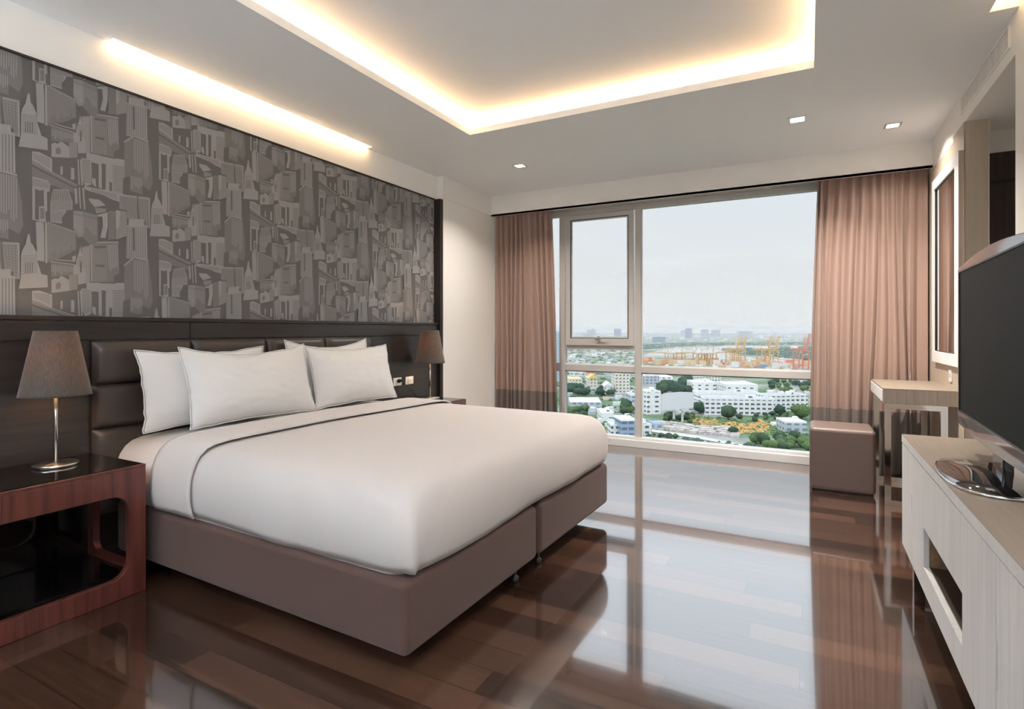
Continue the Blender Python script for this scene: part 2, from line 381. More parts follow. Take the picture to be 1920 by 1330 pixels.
# spire
E_(L_, (400, 68), (408, 118), (424, 172), (430, 262), (446, 300), (444, 388), (382, 388), (378, 300), (342, 296), (344, 222), (364, 220), (370, 172), (390, 120))
hatch(D_, 8, .25, (378, 150), (422, 160), (428, 260), (374, 240)); E_(D_, (398, 200), (410, 200), (412, 290), (398, 290))
E_(L_, (332, 146), (362, 140), (360, 186), (336, 180))
# white stepped mid-rise
E_(L_, (450, 384), (770, 444), (772, 590), (745, 596), (745, 735), (640, 705), (520, 664), (498, 640), (486, 470), (452, 430))
E_(D_, (490, 462), (552, 478), (552, 676), (534, 672), (526, 600), (498, 596)); E_(D_, (576, 470), (612, 480), (610, 690), (580, 684)); E_(D_, (640, 626), (664, 632), (664, 704), (642, 700))
E_(K_, (668, 485), (762, 500), (752, 728), (672, 706)); stripes(L_, 6, .45, (672, 490), (760, 502), (750, 724), (674, 704)); hatch(M_, 12, .25, (668, 490), (762, 505), (752, 724), (672, 704))
E_(D_, (560, 400), (700, 428), (690, 436), (565, 410))
E_(L_, (408, 426), (486, 440), (490, 650), (440, 662), (412, 600)); hatch(D_, 18, .33, (412, 440), (480, 448), (484, 640), (416, 640))
# bridge pylon
E_(L_, (376, 440), (386, 440), (396, 650), (384, 650)); E_(L_, (396, 440), (408, 440), (420, 655), (408, 655))
E_(L_, (384, 672), (396, 672), (406, 850), (396, 850)); E_(L_, (415, 676), (430, 676), (442, 858), (430, 858))
# twin tower
E_(M_, (765, 300), (838, 250), (838, 572), (765, 592)); E_(M_, (842, 258), (965, 300), (992, 480), (1000, 640), (975, 700), (842, 600))
stripes(L_, 9, .36, (842, 264), (972, 306), (972, 690), (842, 580), .35)
E_(L_, (762, 290), (842, 238), (965, 284), (965, 298), (842, 252), (766, 304))
E_(M_, (815, 572), (915, 590), (915, 730), (815, 700)); stripes(L_, 8, .35, (818, 575), (920, 600), (920, 680), (818, 700), .4)
# grid house left with slots
E_(L_, (0, 578), (130, 618), (150, 650), (142, 705), (122, 712), (125, 960), (60, 955), (0, 940))
E_(D_, (22, 682), (60, 700), (95, 690), (98, 830), (56, 830), (56, 945), (22, 936)); hatch(M_, 4, .3, (5, 600), (140, 640), (140, 690), (5, 655)); stripes(M_, 12, .25, (5, 592), (140, 630), (140, 690), (5, 670))
E_(D_, (108, 870), (150, 880), (150, 950), (112, 958)); E_(M_, (64, 840), (100, 845), (100, 935), (66, 935))
# hatched ziggurat
E_(L_, (172, 688), (300, 688), (334, 790), (334, 858), (282, 862), (272, 888), (246, 922), (246, 972), (150, 960), (150, 800))
hatch(D_, 20, .36, (155, 700), (325, 700), (325, 860), (155, 870)); hatch(D_, 9, .36, (152, 872), (262, 872), (246, 965), (152, 955))
stripes(D_, 7, .2, (175, 690), (300, 690), (320, 780), (175, 780))
# slab with light reveal
E_(L_, (28, 958), (92, 960), (108, 1290), (40, 1280)); E_(L_, (104, 962), (122, 966), (124, 1300), (106, 1300)); E_(D_, (96, 962), (103, 962), (107, 1290), (100, 1290))
E_(M_, (124, 966), (364, 1046), (364, 1190), (250, 1250), (124, 1300)); stripes(K_, 17, .42, (128, 972), (362, 1046), (362, 1180), (128, 1290), .3)
for i in range(12): E_(L_, (128 + i * 19, 958 + i * 6.6), (140 + i * 19, 962 + i * 6.6), (140 + i * 19, 976 + i * 6.6), (128 + i * 19, 970 + i * 6.6))
# mid slab, waisted tower, pale block
E_(K_, (340, 866), (420, 872), (420, 1080), (380, 1090), (340, 1010)); E_(M_, (420, 872), (545, 905), (545, 1130), (480, 1150), (420, 1090))
stripes(L_, 6, .35, (345, 875), (420, 880), (420, 1060), (345, 1000)); stripes(L_, 8, .3, (424, 880), (540, 910), (540, 1100), (424, 1080), .5); hatch(D_, 2, .25, (340, 885), (545, 925), (545, 950), (340, 905))
E_(L_, (540, 900), (590, 890), (626, 880), (626, 1000), (606, 1094), (564, 1090), (586, 990), (580, 915), (545, 915))
E_(M_, (520, 838), (620, 850), (610, 880), (530, 890)); stripes(L_, 7, .4, (522, 842), (612, 852), (606, 880), (530, 888))
E_(K_, (692, 862), (786, 876), (786, 1075), (740, 1090), (694, 1105)); E_(L_, (692, 862), (730, 866), (720, 1000), (694, 1020))
E_(M_, (630, 870), (690, 870), (690, 1100), (630, 1110))
# office behind Empire style tower
E_(K_, (722, 735), (976, 765), (976, 1010), (950, 1010), (944, 960), (790, 930), (786, 860), (722, 850)); stripes(M_, 12, .3, (724, 750), (970, 780), (970, 1000), (790, 920)); hatch(M_, 10, .3, (724, 750), (970, 780), (970, 990), (724, 860))
E_(L_, (966, 764), (977, 766), (980, 1012), (970, 1012)); E_(L_, (720, 728), (976, 760), (976, 768), (720, 738))
E_(D_, (868, 738), (877, 738), (890, 935), (876, 935), (868, 860))
E_(L_, (800, 936), (926, 938), (928, 985), (950, 990), (954, 1265), (778, 1262), (782, 992), (798, 988)); stripes(M_, 9, .38, (784, 1000), (950, 1002), (952, 1262), (782, 1260)); E_(D_, (832, 1010), (850, 1010), (852, 1200), (834, 1200)); hatch(M_, 14, .2, (784, 1000), (830, 1000), (830, 1260), (782, 1260))
# pyramid roofed tower
E_(L_, (1026, 702), (1036, 704), (1042, 762), (1056, 782), (1076, 832), (1082, 900), (1104, 985), (1140, 1000), (1142, 1082), (972, 1078), (984, 1000), (986, 850), (992, 815), (1012, 776), (1018, 740))
hatch(M_, 11, .3, (990, 850), (1078, 850), (1084, 985), (988, 985)); stripes(D_, 4, .35, (1010, 900), (1062, 900), (1062, 975), (1010, 975)); E_(D_, (1120, 960), (1155, 965), (1152, 990), (1122, 988))

def sk2wall(p):
    px = 60 + p[0] / 4.4333; py = 200 + p[1] / 4.4333
    d = ray(px, py); t = XL / d.x
    return (d.y * t, H + d.z * t)
EW = [(c, [sk2wall(p) for p in poly]) for c, poly in E]
def clip(poly, ax, val, sgn):
    out = []
    for i in range(len(poly)):
        a, c = poly[i - 1], poly[i]
        ia = sgn * (a[ax] - val) >= 0; ic = sgn * (c[ax] - val) >= 0
        if ia != ic:
            t = (val - a[ax]) / (c[ax] - a[ax]); out.append((a[0] + (c[0] - a[0]) * t, a[1] + (c[1] - a[1]) * t))
        if ic: out.append(c)
    return out
wp = bmesh.new(); WY0, WY1, WZa, WZb = -.6, 4.40, 1.268, 2.467
base = [wp.verts.new((XL + .0004, y, z)) for y, z in ((YB, WZa), (WY1, WZa), (WY1, WZb), (YB, WZb))]
wp.faces.new(base)
for k in range(-4, 7):
    for m in range(-3, 4):
        oy = k * .575; oz = -k * .3275 + m * .655
        for idx, (c, poly) in enumerate(EW):
            q = [(y + oy, z + oz) for y, z in poly]
            if max(p[1] for p in q) < WZa or min(p[1] for p in q) > WZb or max(p[0] for p in q) < WY0 or min(p[0] for p in q) > WY1: continue
            for ax, val, sg in ((0, WY0, 1), (0, WY1, -1), (1, WZa, 1), (1, WZb, -1)):
                q = clip(q, ax, val, sg)
                if len(q) < 3: break
            if len(q) < 3: continue
            x = XL + .0008 + .0000145 * idx
            try:
                f = wp.faces.new([wp.verts.new((x, a, z)) for a, z in q]); f.material_index = c
            except ValueError: pass
for f in wp.faces:
    f.normal_update()
    if f.normal.x < 0: f.normal_flip()
me = bpy.data.meshes.new('wallpaper'); wp.to_mesh(me); wp.free()
for m_ in (WPD, WPM, WPL, WPS): me.materials.append(m_)
wpo = bpy.data.objects.new('wallpaper', me); COL.objects.link(wpo); wpo.parent = wl
wpo['label'] = 'grey two-tone wallpaper printed with a skyline of towers and bridges'

# ------------------------------------------------------------------ cove lights
def strip(label, boxes, em=M_strip):
    m = MB()
    for bx in boxes: m.box(*bx)
    return tag(m.build('cove_light', em), label, 'light')
zs = zt + .004
strip('warm LED strip glowing around the recessed ceiling tray', [
    (TX0 - .12, TX0 - .095, TY0 - .1, TY1 + .1, zs, zs + .012), (TX1 + .095, TX1 + .12, TY0 - .1, TY1 + .1, zs, zs + .012),
    (TX0 - .09, TX1 + .09, TY1 + .095, TY1 + .12, zs, zs + .012), (TX0 - .09, TX1 + .09, TY0 - .12, TY0 - .095, zs, zs + .012)])
strip('warm LED strip in the narrow ceiling slot above the wallpaper', [(SL[0] + .004, SL[0] + .02, SL[1] + .01, SL[2] - .01, zs, zs + .012)], M_strip2)
strip('warm LED strip in the ceiling slot along the right wall', [(SRX[0] - .055, SRX[0] - .03, 1.46, 3.36, zs, zs + .012)])

# ------------------------------------------------------------------ downlights
def downlight(x, y, label, s=.052, pw=1.):
    t = thing('downlight', label, 'downlight', (x, y, ZC), 0, 'square recessed downlights')
    MB().plate(rect(-s, s, -s, s), [rect(-s + .012, s - .012, -s + .012, s - .012)], 'z', -.004, .0).build('trim_ring', M_nickel, t)
    MB().box(-s + .016, s - .016, -s + .016, s - .016, -.0025, -.001).build('lens', M_lampface, t)
    ld = bpy.data.lights.new('downlight_beam', 'AREA'); ld.shape = 'SQUARE'; ld.size = .07; ld.energy = DOWN * pw; ld.color = DAYW; ld.spread = R(130)
    lo = bpy.data.objects.new('downlight_beam', ld); COL.objects.link(lo); lo.parent = t; lo.location = (0, 0, -.006)
    return t
downlight(-2.321, 4.50, 'small square ceiling downlight nearest the left curtain', pw=.6)
downlight(-.067, 4.44, 'small square ceiling downlight beyond the right corner of the lit tray', .058, pw=1.7)
downlight(.547, 4.898, 'small square ceiling downlight above the dressing table, nearest the right wall', pw=.3)
for x, y in ((-2.75, -.6), (-2.75, -2.4), (-1.1, -2.2), (.45, -.6), (.45, -2.4), (.45, .6)):  # extra downlights added out of view to lift the room's brightness
    downlight(x, y, 'added square fill downlight in the ceiling, unseen behind the camera', pw=.25)

# added fill: uplighters standing unseen behind the camera to brighten the ceiling
def fill_uplighter(x, y, label, w):
    t = thing('fill_lamp', label, 'lamp', (x, y, 0))
    MB().lathe([(.14, 0), (.14, .015), (.02, .03)], 32).build('lamp_base', M_nickel, t)
    MB().lathe([(.012, .02), (.012, 1.74)], 16).build('pole', M_nickel, t)
    MB().lathe([(.012, 1.72), (.10, 1.76), (.17, 1.84), (.175, 1.84), (.105, 1.75), (.012, 1.70)], 32, cap=False).build('bowl', M_white, t)
    ld = bpy.data.lights.new('fill_uplight', 'AREA'); ld.shape = 'DISK'; ld.size = .28; ld.energy = w; ld.color = (.84, .92, 1)
    lo = bpy.data.objects.new('fill_uplight', ld); COL.objects.link(lo); lo.parent = t; lo.location = (0, 0, 1.83); lo.rotation_euler = (R(180), 0, 0)
fill_uplighter(-2.7, -1.3, 'added fill uplighter, unseen behind the camera by the bed wall', UP)
fill_uplighter(.45, -1.5, 'added fill uplighter, unseen behind the camera by the right wall', UP)

# ------------------------------------------------------------------ WINDOW
win = struct(thing('window_1', 'aluminium framed window wall', 'window')); del win['category']
y0, y1 = YW - .05, YW + .02
def vbar(x0, x1, z0, z1, nm='mullion', m=M_alu, a=y0, c=y1): return MB().box(x0, x1, a, c, z0, z1).build(nm, m, win, bevel=.003)
vbar(WX0, WX1, 2.445, 2.50, 'head_frame'); vbar(WX0, WX0 + .05, .10, 2.445, 'jamb'); vbar(WX1 - .05, WX1, .10, 2.445, 'jamb')
vbar(-1.572, -1.51, .10, 2.445); vbar(-2.415, -2.348, .10, 2.445)
MB().box(-1.506, -1.498, y0 + .012, y0 + .03, .1, 2.445).build('glazing_bead', M_alul, win)
vbar(WX0 + .05, -2.415, .758, .825, 'transom', M_alu, y0 + .002); vbar(-2.348, -1.572, .758, .825, 'transom', M_alu, y0 + .002); vbar(-1.51, WX1 - .05, .758, .825, 'transom', M_alu, y0 + .002)
for x0, x1 in ((WX0 + .05, -2.415), (-2.348, -1.572), (-1.498, WX1 - .05)):
    MB().box(x0, x1, y0 + .012, y0 + .03, .825, .838).build('glazing_bead', M_alul, win)
    MB().box(x0, x1, y0 + .012, y0 + .03, .750, .758).build('gasket', M_gasket, win)
MB().box(WX0, WX1, 5.575, YW + .03, 0, .075).box(WX0, WX1, 5.62, YW + .03, .075, .10).build('window_sill', M_alul, win, bevel=.004)
MB().box(-2.348, -1.572, y0 + .01, y1, .99, 1.035).build('sash_rail', M_alu, win, bevel=.003)
# awning sash
sx0, sx1, sz0, sz1 = -2.335, -1.585, 1.035, 2.44
fr = MB(); fr.plate(rect(sx0, sx1, sz0, sz1), [rect(sx0 + .055, sx1 - .05, sz0 + .075, sz1 - .05)], 'y', y0 - .015, y1 - .01)
fr.build('sash_frame', M_alu, win, bevel=.003)
g = MB(); g.plate(rect(sx0 + .052, sx1 - .047, sz0 + .072, sz1 - .047), [rect(sx0 + .063, sx1 - .057, sz0 + .083, sz1 - .057)], 'y', y0 - .008, y0 + .002)
g.build('gasket', M_gasket, win)
g = MB(); g.plate(rect(sx0 + .066, sx1 - .06, sz0 + .086, sz1 - .06), [rect(sx0 + .076, sx1 - .07, sz0 + .094, sz1 - .07)], 'y', y0 - .004, y0 + .006)
g.build('glazing_bead', M_alul, win)
hd = MB().box(-1.975, -1.94, y0 - .045, y0 - .015, sz0 + .055, sz0 + .085)
hd.beam((-1.985, y0 - .05, sz0 + .07), (-1.86, y0 - .05, sz0 + .083), .012, .014).box(-1.965, -1.945, y0 - .03, y0 - .015, sz0 + .03, sz0 + .1)
hd.build('window_handle', M_nickel, win, bevel=.002)
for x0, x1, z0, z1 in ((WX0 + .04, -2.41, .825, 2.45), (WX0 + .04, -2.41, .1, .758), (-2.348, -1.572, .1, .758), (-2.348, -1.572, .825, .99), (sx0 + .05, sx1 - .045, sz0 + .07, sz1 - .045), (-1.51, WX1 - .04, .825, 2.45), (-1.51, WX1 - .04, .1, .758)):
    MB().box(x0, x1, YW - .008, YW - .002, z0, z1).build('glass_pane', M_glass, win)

# ------------------------------------------------------------------ CURTAINS
def curtain(x0t, x1t, x0b, x1b, yc, label, npl, seed, zfade=.53, fwd=.0):
    rs = random.Random(seed)
    t = thing('curtain', label, 'curtain', ((x0b + x1b) / 2, yc, .012))
    cx = (x0b + x1b) / 2
    N = npl * 14; ph = [rs.uniform(-.5, .5) for _ in range(npl + 2)]; am = [rs.uniform(.6, 1.15) for _ in range(npl + 2)]; wd = [rs.uniform(.5, 1.5) for _ in range(npl)]
    tot = sum(wd); acc = [0]
    for w in wd: acc.append(acc[-1] + w / tot)
    def pt(i, z):
        s = i / N; k = min(npl - 1, int(s * npl)); f = s * npl - k
        pos = acc[k] + (acc[k + 1] - acc[k]) * (f + .10 * math.sin(2 * math.pi * f))
        hz = (z - .012) / 2.48
        amp = (.030 + .012 * (1 - hz)) * am[k] * (1 if hz < .96 else 1 - .35 * (hz - .96) / .04)
        sway = .018 * (1 - hz) * math.sin(3.1 * hz + ph[k] * 6) + .012 * math.sin(9 * s + 4 * hz)
        a = x0b + (x1b - x0b) * pos; b_ = x0t + (x1t - x0t) * pos
        wgt = hz ** 1.6
        x = a * (1 - wgt) + b_ * wgt + sway * min(1, 6 * s, 6 * (1 - s))
        y = yc - amp * (math.cos(2 * math.pi * f) * .8 + .3 * math.cos(4 * math.pi * f + ph[k]))
        return (x - cx, y - yc, z - .012)
    def sheet(za, zb, nz): return [[pt(i, za + (zb - za) * j / nz) for i in range(N + 1)] for j in range(nz + 1)]
    MB().grid(sheet(zfade, 2.52, 26)).build('curtain_panel', M_curt, t, smooth=True, solid=-.004)
    MB().grid(sheet(.012, zfade, 6)).build('hem_band', M_hem, t, smooth=True, solid=-.004)
    return t
curtain(-3.13, -2.43, -3.13, -2.36, 5.50, 'rose-beige pleated curtain with taupe hem, left of the window beyond the bed', 11, 4)
curtain(.075, .845, .012, .845, 5.50, 'rose-beige pleated curtain with taupe hem, right of the window behind the dressing table', 11, 11)
tag(MB().box(-3.13, .85, 5.49, 5.51, 2.53, 2.55).build('curtain_track', M_white), 'white ceiling curtain track hidden behind the pelmet', 'curtain track')

# ------------------------------------------------------------------ HEADBOARD
hb = thing('headboard', 'dark brown padded leather headboard of stacked panels fixed to the panelling', 'headboard', (-3.17, 2.457, 0))
def cushion(y0, y1, z0, z1, d=.05):
    nx, nz = 22, 12; P = []
    for j in range(nz + 1):
        rr = []
        for i in range(nx + 1):
            a = -1 + 2 * i / nx; c = -1 + 2 * j / nz
            a = math.copysign(1 - (1 - abs(a)) ** 1.6, a); c = math.copysign(1 - (1 - abs(c)) ** 1.6, c)
            h = ((1 - abs(a) ** 10) ** .5) * ((1 - abs(c) ** 6) ** .5)
            rr.append((.01 + d * h, (y0 + y1) / 2 + a * (y1 - y0) / 2 - 2.457, (z0 + z1) / 2 + c * (z1 - z0) / 2))
        P.append(rr)
    return MB().grid(P).build('cushioned_panel', M_leather, hb, smooth=True)
MB().box(0.001, .012, -1.003, 1.005, .10, 1.147).build('backing_board', M_post, hb)
for i in range(4):
    for j in range(4):
        ya = 1.456 + i * .5015; za = 1.146 - (j + 1) * .2205
        cushion(ya, ya + .498, za, za + .2165)

# ------------------------------------------------------------------ BED
BR = R(-1.6); BP = (-3.075, 2.515, 0)
bed = thing('bed', 'king size bed with brown upholstered divan base in two halves', 'bed', BP, BR)
M_caster = mat('dark_caster_metal', (.10, .10, .10), .35, metal=.8)
def rbox(x0, x1, y0, y1, z0, z1, r=.02):
    return MB().box(x0, x1, y0, y1, z0, z1)
for s in (-1, 1):
    ya, yb = (-.985, -.012) if s < 0 else (.012, .985)
    bb = rbox(.02, 1.911, ya, yb, .085, .345).build('divan_base', M_base, bed, bevel=.028, seg=4)
    for lx, li, lo_ in ((.15, .12, .80), (1.845, .12, .12)):
        for ly in (s * li, s * (lo_ if lx < 1 else .80)) if lx < 1 else (s * li,):
            MB().lathe([(.014, 0), (.018, .008), (.018, .022), (.008, .028), (.008, .09)], 16, (lx, ly)).build('caster', M_caster, bb, smooth=True)
def hm(a, c, d=0): return noise.noise(Vector((a, c, d)))
def shell(xs, xe, hw, rings, off, seed, wob=1., head=False, nc=10, rc=.10, close_head=False):
    """U-shaped rings around a mattress from the head end (xs) round the foot (xe)"""
    out = []
    R_ = []
    for ri, (ins, z) in enumerate(rings):
        w = hw - ins + off; xf = xe - ins + off; r = max(.055, rc - ins * .3)
        pts = []; n1 = max(8, int((xe - xs) / .035))
        for i in range(n1): pts.append((xs + (xf - r - xs) * i / n1, -w))
        for i in range(nc): a = R(-90 + 90 * i / nc); pts.append((xf - r + r * math.cos(a), -w + r + r * math.sin(a)))
        n2 = 52
        for i in range(n2 + 1): pts.append((xf, -w + r + (2 * w - 2 * r) * i / n2))
        for i in range(1, nc + 1): a = R(90 * i / nc); pts.append((xf - r + r * math.cos(a), w - r + r * math.sin(a)))
        for i in range(1, n1 + 1): pts.append((xf - r - (xf - r - xs) * i / n1, w))
        row = []
        depth = max(0, min(1, (.62 - z) / .25))
        for (x, y) in pts:
            nn = hm(x * 2.2, y * 2.2, seed) * .012 * wob * depth + hm(x * 7, y * 7, z * 2 + seed) * .005 * wob * depth
            # direction outward
            ox = 1 if x > xf - .001 else 0; oy = math.copysign(1, y) if abs(y) > w - r else 0
            zz = z + hm(x * 1.7 + 5, y * 1.7, seed) * .02 * wob * depth * (1 if ri < 2 else .3)
            row.append((x + nn * ox, y + nn * oy, zz))
        R_.append(row)
    K = 52; top = R_[-1]; N = len(top); half = n1 + nc + 1
    m = MB(); vs = [[m.b.verts.new(p) for p in row] for row in R_]
    for a, c in zip(vs, vs[1:]):
        for i in range(N - 1): m.b.faces.new((a[i], a[i + 1], c[i + 1], c[i]))
    # top: strips between paired points
    prev = None
    for i in range(half):
        j = N - 1 - i
        if i >= j: break
        a = Vector(top[i]); c = Vector(top[j]); line = [vs[-1][i]]
        if i == half - 1:
            line = vs[-1][i:j + 1]
            assert len(line) == K + 1, (len(line), K)
        for k in range(1, K) if i < half - 1 else ():
            p = a.lerp(c, k / K); f = math.sin(math.pi * k / K)
            p.z += (.006 + hm(p.x * 1.4, p.y * 1.4, seed + 3) * .006) * f * min(1, max(0, (xe - .31 - p.x) / .35))
            line.append(m.b.verts.new(p))
        if i < half - 1: line.append(vs[-1][j])
        if prev:
            for k in range(K):
                q = []
                for v_ in (prev[k], prev[k + 1], line[k + 1], line[k]):
                    if v_ not in q: q.append(v_)
                if len(q) >= 3:
                    try: m.b.faces.new(q)
                    except ValueError: pass
        prev = line
    return m
prof = [(.008, .362), (-.004, .392), (-.012, .44), (-.013, .49), (-.007, .54), (.010, .587), (.034, .622), (.066, .645), (.11, .658), (.18, .664), (.30, .668)]
mt = shell(.0, 1.898, .972, [(i_ + .004, z - .018) for i_, z in prof], 0, 2., .7)
mto = mt.build('mattress', M_sheet, bed, smooth=True, recalc=True)
MB().box(.0, 1.78, -.84, .84, .346, .60).build('mattress_core', M_sheet, bed)
dv = shell(.40, 1.917, .975, prof, .006, 2., 1.0)
# crease of the tucked corner at the near foot
for v in dv.b.verts:
    d = math.hypot(v.co.x - 1.912, v.co.y + .97)
    if d < .22 and v.co.z < .62:
        a = math.atan2(v.co.y + .87, v.co.x - 1.812); ph_ = (a + R(38)) / R(16)
        k = (.62 - v.co.z) / .25
        k *= max(0, 1 - (d / .22) ** 2)
        v.co.x += .026 * k * math.exp(-ph_ * ph_ * 2.5) - .016 * k * math.exp(-(ph_ - 1.3) ** 2 * 2); v.co.y -= .020 * k * math.exp(-ph_ * ph_ * 2.5)
duvet = dv.build('duvet', M_sheet, None, smooth=True, solid=.006, loc=BP, rot=(0, 0, BR))
tag(duvet, 'smooth white duvet tucked tight over the king size bed', 'duvet')
def band(x0, x1, off):
    m = MB(); P = []
    for i in range(13):
        x = x0 + (x1 - x0) * i / 12; row = []
        prf = [(-.975 + a - off, z) for a, z in prof]
        zt_ = prof[-1][1] + off * .9
        edge = .006 * math.sin(math.pi * min(1, i / 12))
        for yy, z in prf: row.append((x + .008 * hm(z * 6, 1, 5), yy, z + off * max(0, (z - .55) / .11) * .9 + (hm(x * 2, yy, 2) * .012 if z < .4 else 0)))
        for k in range(1, 40):
            t_ = k / 40; y = -.675 + 1.35 * t_
            row.append((x + .006 * hm(y * 3, 2, 1), y, zt_ + .006 * math.sin(math.pi * t_) + hm(x * 1.4, y * 1.4, 5) * .006))
        for yy, z in prf[::-1]: row.append((x + .008 * hm(z * 6, 3, 5), -yy, z + off * max(0, (z - .55) / .11) * .9))
        P.append(row)
    return m.grid(P)
fo = band(.385, .70, .022).build('folded_top_edge', M_sheet, duvet, smooth=True, solid=.008)

# ------------------------------------------------------------------ PILLOWS
def pillow(cy_, xb, zb, w, h, th, lean, yaw, label, seed, sag=.0):
    n_, m_ = 44, 30
    m = MB(); rows = {}
    for side in (1, -1):
        P = []
        for j in range(m_ + 1):
            rr = []
            for i in range(n_ + 1):
                a = -1 + 2 * i / n_; c = -1 + 2 * j / m_
                a = math.copysign(abs(a) ** .85, a); c = math.copysign(abs(c) ** .85, c)
                pin = 1 - .07 * (1 - a * a) ** 1 ; pin2 = 1 - .055 * (1 - c * c)
                y = a * w / 2 * pin2; z = c * h / 2 * pin
                t_ = max(0, (1 - abs(a) ** 3.2)) ** .75 * max(0, (1 - abs(c) ** 2.8)) ** .75
                e_ = min(1, (1 - max(abs(a), abs(c))) * 9)
                d = th / 2 * t_ * (1 + .12 * hm(a * 1.5, c * 1.5, seed)) + e_ * .004 * hm(a * 6, c * 6, seed + side)
                if c > 0: z += sag * c * (a * a - .5) * .05
                z += .006 * hm(a * 5, c, seed) * (abs(c) > .9); y += .007 * hm(c * 7, a, seed + 4) * (abs(a) > .9)
                rr.append((side * d, y, z + h / 2))
            P.append(rr)
        m.grid(P)
    bmesh.ops.remove_doubles(m.b, verts=m.b.verts[:], dist=.0008)
    o = m.build('pillow', M_pillow, None, smooth=True, loc=(xb, cy_, zb), rot=(0, -lean, yaw), subsurf=1)
    # sewn edge seam
    def edge_pt(a, c):
        a = math.copysign(abs(a) ** .85, a); c = math.copysign(abs(c) ** .85, c)
        y = a * w / 2 * (1 - .055 * (1 - c * c)); z = c * h / 2 * (1 - .07 * (1 - a * a))
        if c > 0: z += sag * c * (a * a - .5) * .05
        z += .006 * hm(a * 5, c, seed) * (abs(c) > .9); y += .007 * hm(c * 7, a, seed + 4) * (abs(a) > .9)
        return (0, y * 1.002, z * 1.002 + h / 2)
    P = []
    for k in range(121):
        t_ = k / 120 * 4
        s_ = int(t_) % 4; f = t_ - int(t_) if t_ < 4 else 0; g_ = -1 + 2 * f
        a, c = ((g_, -1), (1, g_), (-g_, 1), (-1, -g_))[s_]
        P.append(edge_pt(a, c))
    MB().tube(P, .0035, 6).build('edge_seam', M_pillow, o, smooth=True)
    return tag(o, label, 'pillow', 'white pillows against the headboard')
LN = R(18)
pillow(1.99, -2.985, .675, .78, .42, .13, R(10), R(2), 'white pillow leaning on the headboard, behind the front left one', 1.3, .3)
pillow(2.92, -2.995, .675, .76, .44, .13, R(9), R(-1), 'white pillow leaning on the headboard, behind the front right one', 5.1, 1.)
pillow(2.175, -2.835, .678, .82, .425, .17, R(15), R(-1.5), 'plump white pillow in front, on the left half of the bed', 2.2, .8)
pillow(2.995, -2.835, .678, .78, .415, .16, R(15), R(-1.5), 'plump white pillow in front, on the right half of the bed', 8.2, .3)

# ------------------------------------------------------------------ NIGHTSTANDS
NX = -2.695; ND = .47; NH = .586; NW = .66
def nightstand():
    t = thing('nightstand', '', 'nightstand', (NX - ND / 2, 0, 0))
    hw, hd = NW / 2, ND / 2
    MB().plate(rect(-hw, hw, 0, NH - .012), [rrect(-hw + .072, hw - .072, .09, .462, .075)], 'x', hd - .03, hd).build('front_frame', M_night, t, bevel=.003)
    for s in (-1, 1):
        a, c = (-hw, -hw + .028) if s < 0 else (hw - .028, hw)
        MB().plate(rect(-hd, hd - .03, 0, NH - .012), [rrect(-hd + .07, hd - .09, .12, .44, .05)], 'y', a, c).build('side_panel', M_night, t, bevel=.002)
    MB().box(-hd, -hd + .015, -hw + .028, hw - .028, .09, NH - .012).build('back_panel', M_blackgloss, t)
    MB().box(-hd + .015, hd - .03, -hw + .028, hw - .028, .07, .09).box(-hd + .05, hd - .06, -hw + .06, hw - .06, .09, .096).build('lower_shelf', M_blackgloss, t)
    MB().box(-hd + .015, hd - .03, -hw + .028, hw - .028, .463, .480).build('drawer_bottom', M_blackgloss, t)
    MB().box(-hd, hd, -hw, hw, NH - .012, NH - .003).build('top_rim', M_night, t, bevel=.002)
    MB().box(-hd + .008, hd - .012, -hw + .01, hw - .01, NH - .004, NH).build('glass_top', M_blackgloss, t)
    MB().box(hd, hd + .0012, -hw + .139, hw - .139, .462, .568).build('drawer_gap_shade', M_dark, t)  # thin dark plate colours in the shade round the drawer
    MB().box(hd - .005, hd + .003, -hw + .142, hw - .142, .464, .566).build('drawer', M_night, t, bevel=.0015)
    return t
ns = nightstand(); ns.location.y = 1.463 - NW / 2
ns['label'] = 'mahogany nightstand with black glass top in the left foreground'; ns['group'] = 'nightstands'
dup(ns, (NX - ND / 2, 4.18 - NW / 2, 0), 0, 'mahogany nightstand mostly hidden behind the far side of the bed', 'nightstands')

# ------------------------------------------------------------------ TABLE LAMPS
def lamp():
    t = thing('table_lamp', '', 'lamp', (0, 0, NH))
    MB().lathe([(.083, 0), (.085, .002), (.085, .011), (.083, .013), (.012, .015), (.0085, .02)], 64).build('lamp_base', M_nickel, t, smooth=True)
    MB().lathe([(.0085, .014), (.008, .37)], 20).build('stem', M_nickel, t, smooth=True)
    m = MB(); sg = 72; rings = []
    for r, z in ((.134, .318), (.1315, .328), (.081, .60), (.079, .610), (.077, .610), (.079, .6), (.1295, .328), (.132, .318)):
        rings.append([m.b.verts.new((r * math.cos(2 * math.pi * i / sg), r * math.sin(2 * math.pi * i / sg), z)) for i in range(sg)])
    for i_ in range(len(rings)):
        a, d = rings[i_], rings[(i_ + 1) % len(rings)]
        for i in range(sg): m.b.faces.new((a[i], a[(i + 1) % sg], d[(i + 1) % sg], d[i]))
    m.build('lamp_shade', M_shade, t, smooth=True)
    MB().beam((-.09, 0, .50), (.09, 0, .50), .004).build('shade_carrier', M_nickel, t)
    MB().lathe([(.006, .37), (.014, .375), (.014, .47), (.020, .49), (.026, .53), (.020, .555), (.004, .567)], 20).build('bulb', M_bulb, t, smooth=True)
    return t
M_bulb = emis('warm_bulb', (1, .6, .3), 75)
lp = lamp(); lp.location = (-3.005, 1.243, NH); lp['label'] = 'lit table lamp with dark conical shade on the near nightstand'; lp['group'] = 'bedside lamps'
